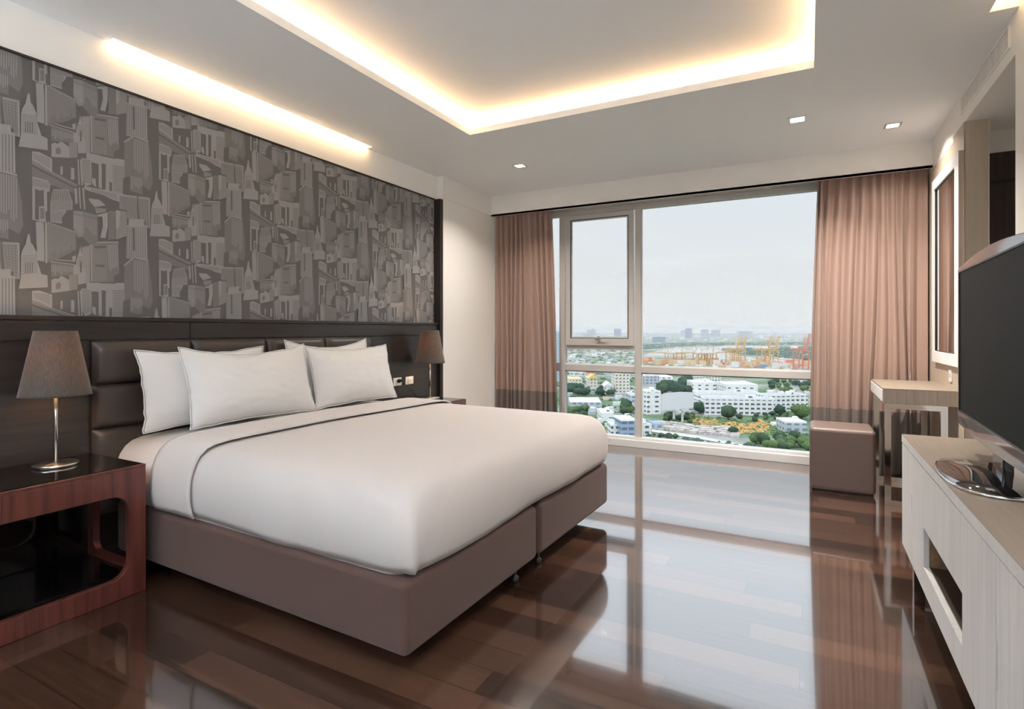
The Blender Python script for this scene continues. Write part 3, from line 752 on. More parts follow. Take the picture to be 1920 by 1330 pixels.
dup(lp, (-2.985, 4.035, NH), 0, 'lit table lamp with dark conical shade on the far nightstand', 'bedside lamps')

# sockets behind far side of the bed
def socket(y, z, label):
    t = thing('wall_socket', label, 'socket', (PX, y, z), 0, 'white sockets beside the headboard')
    MB().box(0, .008, -.055, .055, -.035, .035).build('face_plate', M_white, t, bevel=.003)
    MB().box(.0078, .012, -.026, .026, -.024, .024).build('insert', M_white, t, bevel=.002)
    MB().box(.0118, .0125, -.010, -.006, -.009, .009).build('slot', M_black, t); MB().box(.0118, .0125, .006, .010, -.009, .009).build('slot', M_black, t)
    return t
def onwall(px, py, x): d = ray(px, py); k = x / d.x; return d.y * k, H + d.z * k
y_, z_ = onwall(745, 716, PX); socket(y_ - .005, z_, 'white wall socket with the black plug, nearer the pillows')
y_, z_ = onwall(763, 714, PX); socket(y_ + .03, z_, 'white wall socket with nothing plugged in, nearer the far lamp')
yq, zq = onwall(744, 715, PX)
pl = thing('power_plug', 'black plug and cord running from the socket to the far lamp', 'plug', (PX + .014, yq, zq))
MB().lathe([(.016, 0), (.018, .01), (.014, .03), (.007, .05)], 16).build('plug_body', M_cable, pl, smooth=True, rot=(0, R(75), 0))
cpts = []
for a in range(25):
    t_ = a / 24
    cpts.append((.045 + .05 * math.sin(t_ * 3.1) + .10 * t_, .02 + .10 * t_ + (4.0 - yq - .12) * t_ ** 2, -.02 - .155 * min(1, t_ * 1.6) + .01 * math.sin(t_ * 7) * (1 - t_)))
cpts = [(max(x, .01), y, max(z, NH - zq + .006)) for x, y, z in cpts]
MB().tube(cpts, .0035).build('cord', M_cable, pl, smooth=True)

# ------------------------------------------------------------------ RIGHT SIDE: vent, mirror, desk, stool, socket
vt = thing('air_vent', 'long slatted air grille in the band above the passage', 'vent', (XR - .002, 3.965, 2.617))
MB().plate(rect(-.475, .475, -.056, .056), [rect(-.465, .465, -.046, .046)], 'x', -.008, .002).build('vent_frame', M_wall, vt, bevel=.001)
MB().box(.0008, .0015, -.465, .465, -.046, .046).build('backing', M_nichewood, vt)
for i in range(30):
    y = -.458 + i * .0312; MB().box(-.0045, .0008, y, y + .013, -.045, .045).build('slat', M_wall, vt, rot=None)
vt2 = thing('ceiling_grille', 'slatted grille in the low ceiling of the passage', 'vent', (XR + .55, 4.1, 2.499))
MB().box(-.33, .40, -.2, .22, -.004, 0).build('grille_frame', M_wall, vt2, bevel=.002)
for i in range(8): MB().box(-.30, .37, -.17 + i * .047, -.155 + i * .047, -.02, -.004).build('slat', M_wall, vt2)

MX = .832
mr_ = thing('wall_mirror', 'tall wall mirror in a pale oak frame above the dressing table', 'mirror', (XR - .004, 4.815, 1.64))
ms = MX - XR + .004
fr = MB(); fr.plate(rect(4.39 - 4.815, 5.24 - 4.815, .962 - 1.64, 2.325 - 1.64), [rect(4.50 - 4.815, 5.17 - 4.815, 1.042 - 1.64, 2.25 - 1.64)], 'x', ms, 0)
fr.build('mirror_frame', M_oak, mr_, bevel=.002)
MB().box(ms, -.0001, 4.386 - 4.815, 4.39 - 4.815, .962 - 1.64, 2.325 - 1.64).build('frame_end', M_veneer, mr_)
MB().box(ms + .016, ms + .02, 4.50 - 4.815, 5.17 - 4.815, 1.042 - 1.64, 2.25 - 1.64).build('mirror_glass', M_mirror, mr_)
g = MB(); g.plate(rect(4.498 - 4.815, 5.172 - 4.815, 1.040 - 1.64, 2.252 - 1.64), [rect(4.506 - 4.815, 5.164 - 4.815, 1.048 - 1.64, 2.244 - 1.64)], 'x', ms + .008, ms + .016)
g.build('inner_bead', M_post, mr_)

dk = thing('dressing_table', 'pale oak dressing table on chrome frames under the mirror', 'table', (.655, 4.93, 0))
X0, X1, Y0, Y1 = .45 - .655, .86 - .655, 4.52 - 4.93, 5.34 - 4.93
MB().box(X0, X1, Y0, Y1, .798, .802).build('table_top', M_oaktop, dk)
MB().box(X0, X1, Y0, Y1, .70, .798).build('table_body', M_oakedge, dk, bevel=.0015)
MB().box(X0 - .004, X0, Y0 + .015, Y1 - .015, .712, .79).build('drawer_front', M_oak, dk, bevel=.001)
for ya in (Y0 + .03, Y1 - .07):
    MB().plate(rect(X0 + .012, X1 - .05, 0, .70), [rect(X0 + .05, X1 - .09, .038, .662)], 'y', ya, ya + .04).build('leg_frame', M_chrome, dk, bevel=.001)

st = thing('stool', 'square taupe leather stool in front of the dressing table', 'stool', (.215, 4.90, 0))
MB().box(-.205, .215, -.195, .20, .012, .475).build('stool_body', M_stool, st, bevel=.03, seg=5)
MB().box(-.19, .20, -.18, .185, 0, .012).build('stool_base', M_post, st)

sk = thing('wall_socket', 'white wall socket below the mirror, above the dressing table', 'socket', (XR - .004, 4.735, .888))
MB().box(-.008, 0, -.04, .04, -.04, .04).build('face_plate', M_white, sk, bevel=.002); MB().box(-.0085, -.0078, .012, .018, -.012, .012).build('slot', M_black, sk); MB().box(-.0085, -.0078, -.018, -.012, -.012, .012).build('slot', M_black, sk)
# ------------------------------------------------------------------ TV CONSOLE
CX = .407; CZ0, CZ1 = .155, .69
cs = thing('media_console', 'long pale oak media cabinet along the right wall under the television', 'cabinet', (.63, 1.9, 0))
def L(x, y): return x - .63, y - 1.9
yA, yB_ = .30, 3.30
MB().box(CX + .02 - .63, XR - .005 - .63, yA - 1.9, 2.10 - 1.9, CZ0, .64).box(CX + .02 - .63, XR - .005 - .63, 2.73 - 1.9, yB_ - 1.9, CZ0, .64).box(CX + .02 - .63, XR - .005 - .63, 2.1 - 1.9, 2.73 - 1.9, .41, .64).box(CX + .02 - .63, XR - .005 - .63, 2.1 - 1.9, 2.73 - 1.9, CZ0, .255).box(.75 - .63, XR - .005 - .63, 2.1 - 1.9, 2.73 - 1.9, .255, .41).build('carcass', M_oakedge, cs)
MB().box(CX + .018 - .63, XR - .005 - .63, yA + .005 - 1.9, yB_ - .005 - 1.9, .64, .652).build('shadow_gap', M_dark, cs)
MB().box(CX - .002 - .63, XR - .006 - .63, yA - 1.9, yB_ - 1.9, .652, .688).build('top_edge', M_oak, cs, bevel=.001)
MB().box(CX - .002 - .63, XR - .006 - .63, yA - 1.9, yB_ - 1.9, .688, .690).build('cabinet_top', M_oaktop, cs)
def front(y0, y1, z0=CZ0, z1=.646, nt=None, holes=[], nm='door'):
    """door outline with an optional finger notch on one edge: nt=(side,z0,z1)"""
    p = [(y0, z0), (y1, z0)]
    if nt and nt[0] == 'hi': p += [(y1, nt[1]), (y1 - .012, nt[1] + .008), (y1 - .012, nt[2] - .008), (y1, nt[2])]
    p += [(y1, z1), (y0, z1)]
    if nt and nt[0] == 'lo': p += [(y0, nt[2]), (y0 + .012, nt[2] - .008), (y0 + .012, nt[1] + .008), (y0, nt[1])]
    p = [(a - 1.9, b_) for a, b_ in p]
    return MB().plate(p, [[(a - 1.9, b_) for a, b_ in h] for h in holes], 'x', CX - .63, CX + .019 - .63).build(nm, M_oak, cs, bevel=.0008)
front(3.012, yB_, nt=('lo', .36, .47))
MB().box(CX + .0192 - .63, CX + .0199 - .63, yA + .004 - 1.9, 2.098 - 1.9, CZ0 + .003, .643).box(CX + .0192 - .63, CX + .0199 - .63, 2.732 - 1.9, yB_ - .004 - 1.9, CZ0 + .003, .643).build('door_gap_shade', M_dark, cs)  # dark sheet behind the fronts paints the shade in the seams
# panel around the niche (inverted U) and drawer below it
MB().plate([(a - 1.9, b_) for a, b_ in ((1.764, CZ0), (2.100, CZ0), (2.100, .41), (2.730, .41), (2.730, CZ0), (3.006, CZ0), (3.006, .646), (1.764, .646))], [], 'x', CX - .63, CX + .019 - .63).build('niche_surround', M_oak, cs, bevel=.0008)
MB().box(CX - .63, CX + .019 - .63, 2.103 - 1.9, 2.727 - 1.9, CZ0, .253).build('drawer', M_oak, cs, bevel=.0008)
front(1.10, 1.759, nt=('hi', .315, .445))
front(.30, 1.097)
MB().box(CX + .02 - .63, .75 - .63, 2.10 - 1.9, 2.103 - 1.9, .255, .41).box(CX + .02 - .63, .75 - .63, 2.10 - 1.9, 2.73 - 1.9, .2551, .257).box(.748 - .63, .75 - .63, 2.10 - 1.9, 2.73 - 1.9, .257, .41).build('niche_liner', M_niche, cs)
MB().box(CX + .02 - .63, .60 - .63, 2.722 - 1.9, 2.73 - 1.9, .257, .41).build('niche_side', M_nichewood, cs)
for yy in (3.0, 1.4, .4):
    for xx in (.43, .80): MB().box(xx - .02 - .63, xx + .02 - .63, yy - .02 - 1.9, yy + .02 - 1.9, 0, CZ0).build('leg', M_chrome, cs, bevel=.001)

# ------------------------------------------------------------------ TELEVISION
tv = thing('television', 'large flat screen television with black screen on the pale oak cabinet', 'television', (.57, 2.45, .69), R(-2))
hw = .55
def arch(y0, y1, z0, z1, bow):
    pts = [(y0 + (y1 - y0) * i / 20, z0 - bow * .5 * math.sin(math.pi * i / 20)) for i in range(21)]
    pts += [(y1 - (y1 - y0) * i / 20, z1 + bow * math.sin(math.pi * i / 20)) for i in range(21)]
    return pts
MB().plate(arch(-hw, hw, .112, .772, .03), [rect(-hw + .014, hw - .014, .165, .757)], 'x', -.022, -.006).build('glossy_bezel', M_tvedge, tv, bevel=.003)
MB().plate(arch(-hw + .004, hw - .004, .117, .768, .028), [], 'x', -.006, .035).build('rear_housing', M_tvgloss, tv, bevel=.008, seg=3)
MB().box(-.018, -.0055, -hw + .014, hw - .014, .165, .757).build('screen', M_tv, tv)
MB().plate(rect(-hw + .012, hw - .012, .163, .759), [rect(-hw + .018, hw - .018, .169, .753)], 'x', -.0215, -.018).build('screen_surround', M_black, tv)
MB().box(.0, .03, -.07, .07, .01, .13).build('neck', M_tvgloss, tv, bevel=.006)
m = MB(); P = []; 
def basepts(sc, z):
    pts = []
    for i in range(48):
        a = 2 * math.pi * i / 48; c, s_ = math.cos(a), math.sin(a)
        x = -.09 + (.17 if c > 0 else .13) * sc * math.copysign(abs(c) ** .75, c) + .06; y = .285 * sc * math.copysign(abs(s_) ** .8, s_)
        pts.append((x, y, z))
    return pts
rg = [basepts(1, 0), basepts(1.0, .006), basepts(.97, .012), basepts(.7, .02), basepts(.35, .03), basepts(.1, .034)]
vs = [[m.b.verts.new(p) for p in r_] for r_ in rg]
for a, c in zip(vs, vs[1:]):
    for i in range(48): m.b.faces.new((a[i], a[(i + 1) % 48], c[(i + 1) % 48], c[i]))
m.b.faces.new(vs[0][::-1]); m.b.faces.new(vs[-1]); m.build('stand_base', M_tvgloss, tv, smooth=True)
m = MB(); vs = [[m.b.verts.new(p) for p in r_] for r_ in (basepts(1.0, .001), basepts(1.03, .001), basepts(1.03, .008), basepts(1.0, .010))]
for i_ in range(4):
    a, c = vs[i_], vs[(i_ + 1) % 4]
    for i in range(48): m.b.faces.new((a[i], a[(i + 1) % 48], c[(i + 1) % 48], c[i]))
m.build('base_rim', M_chrome, tv, smooth=True)

#@@CITY@@
# ------------------------------------------------------------------ THE CITY OUTSIDE
GZ = -61.0; GH = H - GZ
def G(px, py):
    d = ray(px, py); t = GH / -d.z
    return Vector((d.x * t, d.y * t, GZ)), t
def winmat(name, wall, glass, sx, sz, fx=.5, fz=.45, var=0.):
    """facade paint with rows of window openings, in metres of the building itself"""
    m = bpy.data.materials.new(name); m.use_nodes = True; n = m.node_tree.nodes; l = m.node_tree.links; b = n['Principled BSDF']
    tc = n.new('ShaderNodeTexCoord'); sp = n.new('ShaderNodeSeparateXYZ'); l.new(tc.outputs['Object'], sp.inputs[0])
    nsep = n.new('ShaderNodeSeparateXYZ'); l.new(tc.outputs['Normal'], nsep.inputs[0])
    def M(op, a, bb=None):
        k = n.new('ShaderNodeMath'); k.operation = op
        for i, v in enumerate((a, bb)):
            if v is None: continue
            if isinstance(v, (int, float)): k.inputs[i].default_value = v
            else: l.new(v, k.inputs[i])
        return k.outputs[0]
    isx = M('GREATER_THAN', M('ABSOLUTE', nsep.outputs['X']), .6)
    h = M('ADD', M('MULTIPLY', sp.outputs['X'], M('SUBTRACT', 1., isx)), M('MULTIPLY', sp.outputs['Y'], isx))
    a = M('LESS_THAN', M('FRACT', M('DIVIDE', M('ADD', h, 1000.), sx)), fx)
    c = M('LESS_THAN', M('ABSOLUTE', M('SUBTRACT', M('FRACT', M('DIVIDE', sp.outputs['Z'], sz)), .55)), fz / 2)
    side = M('LESS_THAN', M('ABSOLUTE', nsep.outputs['Z']), .5)
    f = M('MULTIPLY', M('MULTIPLY', a, c), side)
    mx = n.new('ShaderNodeMix'); mx.data_type = 'RGBA'; l.new(f, mx.inputs[0]); mx.inputs[6].default_value = (*wall, 1); mx.inputs[7].default_value = (*glass, 1)
    l.new(mx.outputs[2], b.inputs['Base Color']); b.inputs['Roughness'].default_value = .7
    return m
C_wh = winmat('white_facade', (0.750, 0.750, 0.739), (0.097, 0.114, 0.136), 4.0, 3.2, .62, .42)
C_wh2 = winmat('white_sparse_facade', (0.768, 0.768, 0.758), (0.114, 0.136, 0.153), 7.0, 3.6, .4, .35)
C_cr = winmat('cream_facade', (0.672, 0.632, 0.538), (0.136, 0.153, 0.162), 3.6, 3.2, .5, .4)
C_bl = winmat('blue_grey_facade', (0.289, 0.366, 0.480), (0.114, 0.162, 0.230), 4.0, 3.5, .8, .5)
C_gr = winmat('grey_facade', (0.462, 0.499, 0.538), (0.192, 0.240, 0.289), 4.5, 3.5, .6, .5)
C_tw = winmat('tower_glass_facade', (0.480, 0.576, 0.632), (0.230, 0.317, 0.385), 3.0, 3.4, .7, .5)
C_roofw = mat('white_roof', (0.768, 0.777, 0.785), .6); C_rooft = mat('teal_roof', (0.385, 0.576, 0.557), .6); C_roofg = mat('grey_roof', (0.431, 0.442, 0.451), .8)
C_gold = mat('gold_roof', (0.768, 0.538, 0.174), .5); C_red = mat('red_roof', (0.595, 0.153, 0.125), .6); C_blue = mat('blue_roof', (0.240, 0.345, 0.595), .6)
C_tree = mat('leaf_green', (0.071, 0.122, 0.071), .9, var=.35, bscale=.35); C_tree2 = mat('fresh_green', (0.125, 0.197, 0.076), .9, var=.35, bscale=.35); C_treed = mat('deep_green', (0.046, 0.099, 0.063), .9, var=.35, bscale=.2)
C_trunk = mat('bark', (0.153, 0.114, 0.087), .9); C_scrub = mat('rusty_scrub', (0.499, 0.289, 0.105), .95, var=.35, bscale=.3)
C_bb = mat('billboard_panel', (0.595, 0.615, 0.632), .5); C_steel = mat('painted_steel', (0.595, 0.615, 0.624), .5)
C_crane = mat('ochre_crane_paint', (0.632, 0.431, 0.192), .6); C_crane2 = mat('red_crane_paint', (0.632, 0.230, 0.136), .6)
C_cont = [mat('container_' + n_, c, .6) for n_, c in (('red', (0.672, 0.192, 0.125)), ('orange', (0.768, 0.366, 0.153)), ('tan', (0.691, 0.528, 0.327)), ('white', (0.768, 0.768, 0.750)), ('pink', (0.672, 0.366, 0.345)), ('blue', (0.240, 0.327, 0.499)))]
C_water = mat('river_water', (0.337, 0.366, 0.366), .12); C_road = mat('pale_road', (0.557, 0.538, 0.499), .9); C_rubble = mat('rubble', (0.499, 0.462, 0.431), .9, var=.3, bscale=.4)

# ground: mixed urban green and grey, real patches of land
def ground_mat():
    m = bpy.data.materials.new('city_ground'); m.use_nodes = True; n = m.node_tree.nodes; l = m.node_tree.links; b = n['Principled BSDF']
    tc = n.new('ShaderNodeTexCoord'); nz = n.new('ShaderNodeTexNoise'); nz.inputs['Scale'].default_value = .012; nz.inputs['Detail'].default_value = 9; nz.inputs['Roughness'].default_value = .65
    l.new(tc.outputs['Object'], nz.inputs['Vector']); rp = n.new('ShaderNodeValToRGB'); e = rp.color_ramp.elements
    e[0].position = .36; e[0].color = (0.071, 0.133, 0.067, 1); e[1].position = .66; e[1].color = (0.417, 0.417, 0.402, 1)
    k = e.new(.48); k.color = (0.141, 0.209, 0.109, 1); k = e.new(.54); k.color = (0.300, 0.300, 0.284, 1)
    l.new(nz.outputs['Fac'], rp.inputs[0]); l.new(rp.outputs[0], b.inputs['Base Color']); b.inputs['Roughness'].default_value = .95
    return m
gb = MB(); gb.grid([[(-9000 + 3000 * i, -3000 + 2400 * j, GZ) for j in range(7)] for i in range(7)])
struct(gb.build('ground', ground_mat()), 'mixed green and built-up city ground far below')

def boxb(bm, w, d, h, z0=0, x=0, y=0): bm.box(x - w / 2, x + w / 2, y - d / 2, y + d / 2, z0, z0 + h); return bm
def bld(px0, px1, pyb, pyt, depth, m, label, yaw=0., roof=None, cat='building', name='building', group=None, extras=None, parapet=True):
    pm = (px0 + px1) / 2; p, t = G(pm, pyb); w = (px1 - px0) / F * t; h = (pyb - pyt) / F * t
    rz = R(YAW) + R(yaw); back = Vector((-math.sin(rz), math.cos(rz), 0)) * depth / 2
    o = thing(name, label, cat, p + back, rz, group)
    boxb(MB(), w, depth, h).build('walls', m, o)
    if roof == 'gable':
        b_ = MB(); v = [(-w * .56, -depth * .55, h), (w * .56, -depth * .55, h), (w * .56, depth * .55, h), (-w * .56, depth * .55, h), (0, -depth * .55, h + w * .45), (0, depth * .55, h + w * .45)]
        q = [b_.b.verts.new(c) for c in v]
        for f in ((0, 1, 4), (3, 5, 2), (0, 4, 5, 3), (1, 2, 5, 4), (3, 2, 1, 0)): b_.b.faces.new([q[i] for i in f])
        b_.build('roof', extras or C_gold, o)
    else:
        rm = roof or C_roofg
        b_ = boxb(MB(), w * .97, depth * .97, .4, h)
        b_.build('roof', rm, o)
        if parapet:
            MB().plate(rect(-w / 2, w / 2, -depth / 2, depth / 2), [rect(-w / 2 + .4, w / 2 - .4, -depth / 2 + .4, depth / 2 - .4)], 'z', h, h + 1.1).build('parapet', C_roofw, o)
            boxb(MB(), max(2.5, w * .14), 3, 2.6, h + .4, w * .2, 0).build('stair_house', C_wh2, o)
    return o
bld(1323, 1450, 779, 750, 14, C_wh, 'long white apartment block with rows of dark windows, nearest behind the orange scrub', -6)
bld(1310, 1424, 764, 739, 14, C_wh, 'long white apartment block standing directly behind the nearest one', -4)
bld(1432, 1518, 771, 743, 14, C_wh, 'white apartment block at the right edge of the window view', 8)
bld(1300, 1342, 741, 719, 26, C_wh2, 'big plain white block behind the left end of the long apartment blocks', -5, C_roofw)
bld(1362, 1420, 739, 723, 30, C_wh2, 'white hall with a pale roof behind the long apartment blocks', -5, C_roofw)
bld(1305, 1352, 716, 707, 40, C_cr, 'pale hall with a teal roof beyond the plain white block', 0, C_rooft, parapet=False)
bld(1345, 1372, 731, 722, 30, C_gr, 'grey shed with a teal roof between the two white halls', 0, C_rooft, parapet=False)
bld(1212, 1240, 777, 736, 16, C_wh2, 'white tower block left of the billboard', 12, C_roofw)
bld(1276, 1303, 774, 752, 12, C_wh2, 'low white house behind the billboard', 4)
bld(1205, 1236, 722, 706, 20, C_gr, 'grey block just right of the window mullion', 0)
bld(1226, 1245, 806, 796, 12, C_gr, 'small house with a blue roof', 5, C_blue, parapet=False)
bld(1197, 1222, 817, 799, 14, C_wh, 'white corner house at the foot of the window mullion', 10)
bld(1474, 1512, 812, 794, 16, C_gr, 'grey building with a flat white roof at the lower right of the view', -6, C_roofw)
bld(1455, 1476, 801, 796, 8, C_roofw, 'low white sheds beside the grey building', 0, C_roofw, parapet=False)
bld(1153, 1181, 738, 700, 22, C_cr, 'tall cream block with rows of windows, left of the mullion', 0, C_roofw)
bld(1104, 1121, 727, 710, 18, C_cr, 'temple hall with a golden gable roof', 0, 'gable', name='temple', cat='temple')
bld(1099, 1117, 706, 699, 20, C_cr, 'temple hall with a red gable roof behind the golden one', 0, 'gable', name='temple', cat='temple', extras=C_red)
bld(1066, 1092, 722, 711, 22, C_cr, 'cream house behind the trees in the left pane', 0, C_gold, parapet=False)
bld(1068, 1128, 770, 755, 30, C_gr, 'low hall with a wide white roof in the left pane', -4, C_roofw, parapet=False)
bld(1128, 1150, 790, 777, 22, C_wh2, 'white house with a flat roof left of the blue-grey block', 0, C_roofw)
bld(1146, 1164, 818, 800, 14, C_wh, 'white block in front of the bed corner, lower left pane', 0, C_roofw)
bld(1164, 1193, 822, 790, 16, C_bl, 'blue-grey office block at the bottom of the left pane', 6, C_roofw)
bld(1134, 1150, 739, 724, 16, C_wh2, 'white chapel-like building beside the cream block', 0, 'gable', extras=C_roofw)
bld(1041, 1053, 716, 622, 26, C_tw, 'tall slim glass tower at the far left of the window', 0, C_rooft)
bld(1182, 1192, 757, 742, 18, C_gr, 'grey house right of the cream block', 0)
bld(1240, 1262, 712, 707, 30, C_wh2, 'long white shed near the port', 0, C_roofw, parapet=False)

# billboard
p, t = G(1271, 793); ux = 1 / F * t
bb = thing('billboard', 'large blank grey double billboard on two tall posts', 'billboard', p, R(YAW))
for s, a in ((-1, R(-9)), (1, R(7))):
    w = 16.5 * ux * 2; c, s_ = math.cos(a), math.sin(a)
    x0, x1 = (-28 * ux, 5 * ux) if s < 0 else (5 * ux, 29 * ux)
    MB().plate([(x0, 23.5 * ux), (x1, 26 * ux), (x1, 58 * ux), (x0, 55 * ux)] if s < 0 else [(x0, 26 * ux), (x1, 28.5 * ux), (x1, 57 * ux), (x0, 58 * ux)], [], 'y', -.6, .2).build('panel', C_bb, bb)
for px in (1264, 1280): MB().lathe([(.8, 0), (.7, 28 * ux)], 12, ((px - 1271) * ux, .6)).build('post', C_steel, bb)
MB().box(-27 * ux, 28 * ux, -1.2, 1.2, 22 * ux, 23.3 * ux).build('walkway', C_roofg, bb)

# trees: one mesh kind, many copies
def crown_mesh(seed, m):
    rs = random.Random(seed); b_ = bmesh.new()
    for k in range(7):
        a = rs.uniform(0, 6.28); r0 = 0 if k == 0 else rs.uniform(.3, .6); rr = .75 if k == 0 else rs.uniform(.35, .55)
        bmesh.ops.create_icosphere(b_, subdivisions=4, radius=rr, matrix=Matrix.Translation((r0 * math.cos(a), r0 * math.sin(a), rs.uniform(.75, 1.25))))
    for v in b_.verts:
        k = noise.noise(v.co * 4.1 + Vector((seed, 0, 0))) * .22 + noise.noise(v.co * 13 + Vector((seed, 0, 0))) * .26
        v.co += v.co.normalized() * k
    me = bpy.data.meshes.new('crown'); b_.to_mesh(me); b_.free(); me.materials.append(m)
    return me
tm = MB(); tm.lathe([(.10, -.15), (.07, .5), (.05, .9)], 8); tm_o = tm.build('trunk', C_trunk); trunk_me = tm_o.data; bpy.data.objects.remove(tm_o)
crowns = [crown_mesh(3, C_tree), crown_mesh(9, C_tree2), crown_mesh(5, C_treed)]
def tree(px, py, hpx, kind, label, group=None):
    p, t = G(px, py); h = hpx / F * t
    o = thing('tree', label, 'tree', p, rnd.uniform(0, 6), group); s = h / 1.9; o.scale = (s * 1.15, s * 1.15, s)
    c = bpy.data.objects.new('crown', crowns[kind]); COL.objects.link(c); c.parent = o
    k = bpy.data.objects.new('trunk', trunk_me); COL.objects.link(k); k.parent = o
    return o
tree(1365, 786, 27, 0, 'big round dark tree in front of the long white apartment block')
tree(1374, 816, 16, 2, 'dark green tree standing alone below the orange scrub')
tree(1312, 776, 22, 2, 'tall dark tree between the billboard and the apartment block')
tree(1503, 786, 30, 1, 'tall bright green tree at the right edge beside the curtain')
tree(1462, 780, 20, 2, 'dark tree in front of the right-hand apartment block')
tree(1386, 787, 12, 0, 'low tree right of the big round one')
def grove(n, x0, x1, y0, y1, h0, h1, kinds, label, group, seed):
    rs = random.Random(seed)
    for i in range(n):
        py = rs.uniform(y0, y1); tree(rs.uniform(x0, x1), py, rs.uniform(h0, h1), rs.choice(kinds), label, group)
grove(22, 1236, 1296, 722, 740, 14, 22, (0, 2, 0), 'dense green tree in the grove behind the billboard', 'grove behind the billboard', 1)
grove(26, 1432, 1520, 716, 738, 7, 12, (0, 2, 1), 'green tree in the wide belt behind the right-hand apartment block', 'tree belt on the right', 2)
grove(26, 1400, 1516, 826, 850, 14, 22, (1, 0, 1), 'bright green bushy tree at the bottom right of the view', 'bushy trees at the bottom right', 3)
grove(12, 1215, 1300, 822, 838, 8, 12, (1, 0), 'small green bush at the bottom of the large pane', 'bushes at the bottom of the large pane', 4)
grove(16, 1244, 1300, 778, 796, 8, 13, (0, 1, 0), 'green tree at the foot of the billboard', 'trees at the foot of the billboard', 5)
grove(10, 1068, 1105, 733, 745, 12, 17, (0, 2), 'green tree in the clump in front of the temple', 'trees in front of the temple', 6)
grove(9, 1168, 1192, 762, 782, 12, 18, (0, 1), 'green tree in the clump above the blue-grey office block', 'trees above the blue-grey block', 7)
grove(8, 1122, 1150, 735, 750, 9, 14, (2, 0), 'dark tree beside the chapel-like building', 'trees beside the chapel', 8)
grove(16, 1395, 1500, 780, 796, 6, 10, (0, 2, 1), 'low green tree at the edge of the orange scrub', 'low trees around the orange scrub', 9)
grove(14, 1064, 1100, 772, 800, 12, 18, (0, 1), 'green tree below the low white hall', 'trees below the low white hall', 10)

# uncountable growth
ib = bmesh.new(); bmesh.ops.create_icosphere(ib, subdivisions=2, radius=1); ICV = [v.co.copy() for v in ib.verts]; ICF = [[v.index for v in f.verts] for f in ib.faces]; ib.free()
def clumps(name, label, cat, poly, n, spx, m, seed, flat=.6):
    """canopy of bushes filling an area given by corner pixels"""
    rs = random.Random(seed); V = []; FF = []; xs = [p[0] for p in poly]; ys = [p[1] for p in poly]
    def inside(x, y):
        c = False
        for i in range(len(poly)):
            (x1, y1), (x2, y2) = poly[i - 1], poly[i]
            if (y1 > y) != (y2 > y) and x < (x2 - x1) * (y - y1) / (y2 - y1) + x1: c = not c
        return c
    k = 0
    while k < n:
        x, y = rs.uniform(min(xs), max(xs)), rs.uniform(min(ys), max(ys))
        if not inside(x, y): continue
        k += 1; p, t = G(x, y); r = spx / F * t * rs.uniform(.6, 1.3)
        mt_ = Matrix.Translation(p + Vector((0, 0, r * .15))) @ Matrix.Rotation(rs.uniform(0, 6), 4, 'Z') @ Matrix.Diagonal((r, r, r * flat, 1))
        o0 = len(V); V += [mt_ @ q for q in ICV]; FF += [[o0 + i for i in f] for f in ICF]
    for q in V: q.z += noise.noise(q * .3) * 1.0
    me = bpy.data.meshes.new(name); me.from_pydata(V, [], FF); me.materials.append(m)
    o = bpy.data.objects.new(name, me); COL.objects.link(o)
    return tag(o, label, cat, None, 'stuff')
clumps('scrub', 'rusty orange scrub on the empty plot', 'scrub', [(1280, 784), (1335, 788), (1400, 797), (1425, 786), (1445, 800), (1436, 812), (1380, 815), (1340, 808)], 520, 3.2, C_scrub, 1)
clumps('scrub', 'green scrub around the orange patch of the empty plot', 'scrub', [(1246, 776), (1330, 782), (1400, 790), (1470, 788), (1475, 806), (1500, 825), (1430, 815), (1330, 812), (1250, 796)], 520, 3.2, C_tree2, 2)
clumps('scrub', 'green scrub along the pale road', 'scrub', [(1225, 815), (1300, 822), (1400, 836), (1516, 850), (1516, 862), (1220, 842)], 260, 4, C_tree, 3)
clumps('forest', 'dark hazy forest beyond the port on the river bend', 'forest', [(1345, 655), (1400, 653), (1520, 650), (1520, 676), (1430, 668), (1380, 664)], 900, 2.2, C_treed, 4, .5)
clumps('forest', 'pale hazy forest band on the far side of the river', 'forest', [(1205, 646), (1300, 643), (1520, 642), (1520, 647), (1300, 649), (1205, 656)], 800, 1.8, C_treed, 5, .5)
clumps('forest', 'green strip of trees between the port and the nearer halls', 'forest', [(1205, 690), (1520, 696), (1520, 706), (1420, 708), (1205, 704)], 420, 3.0, C_tree, 6, .6)
clumps('forest', 'tree canopy among the low houses in the left panes', 'forest', [(1030, 640), (1192, 640), (1192, 700), (1030, 705)], 420, 2.6, C_tree, 7, .5)
clumps('forest', 'tree canopy between the houses below the transom in the left panes', 'forest', [(1030, 705), (1195, 700), (1195, 800), (1030, 800)], 180, 4, C_tree, 8, .6)
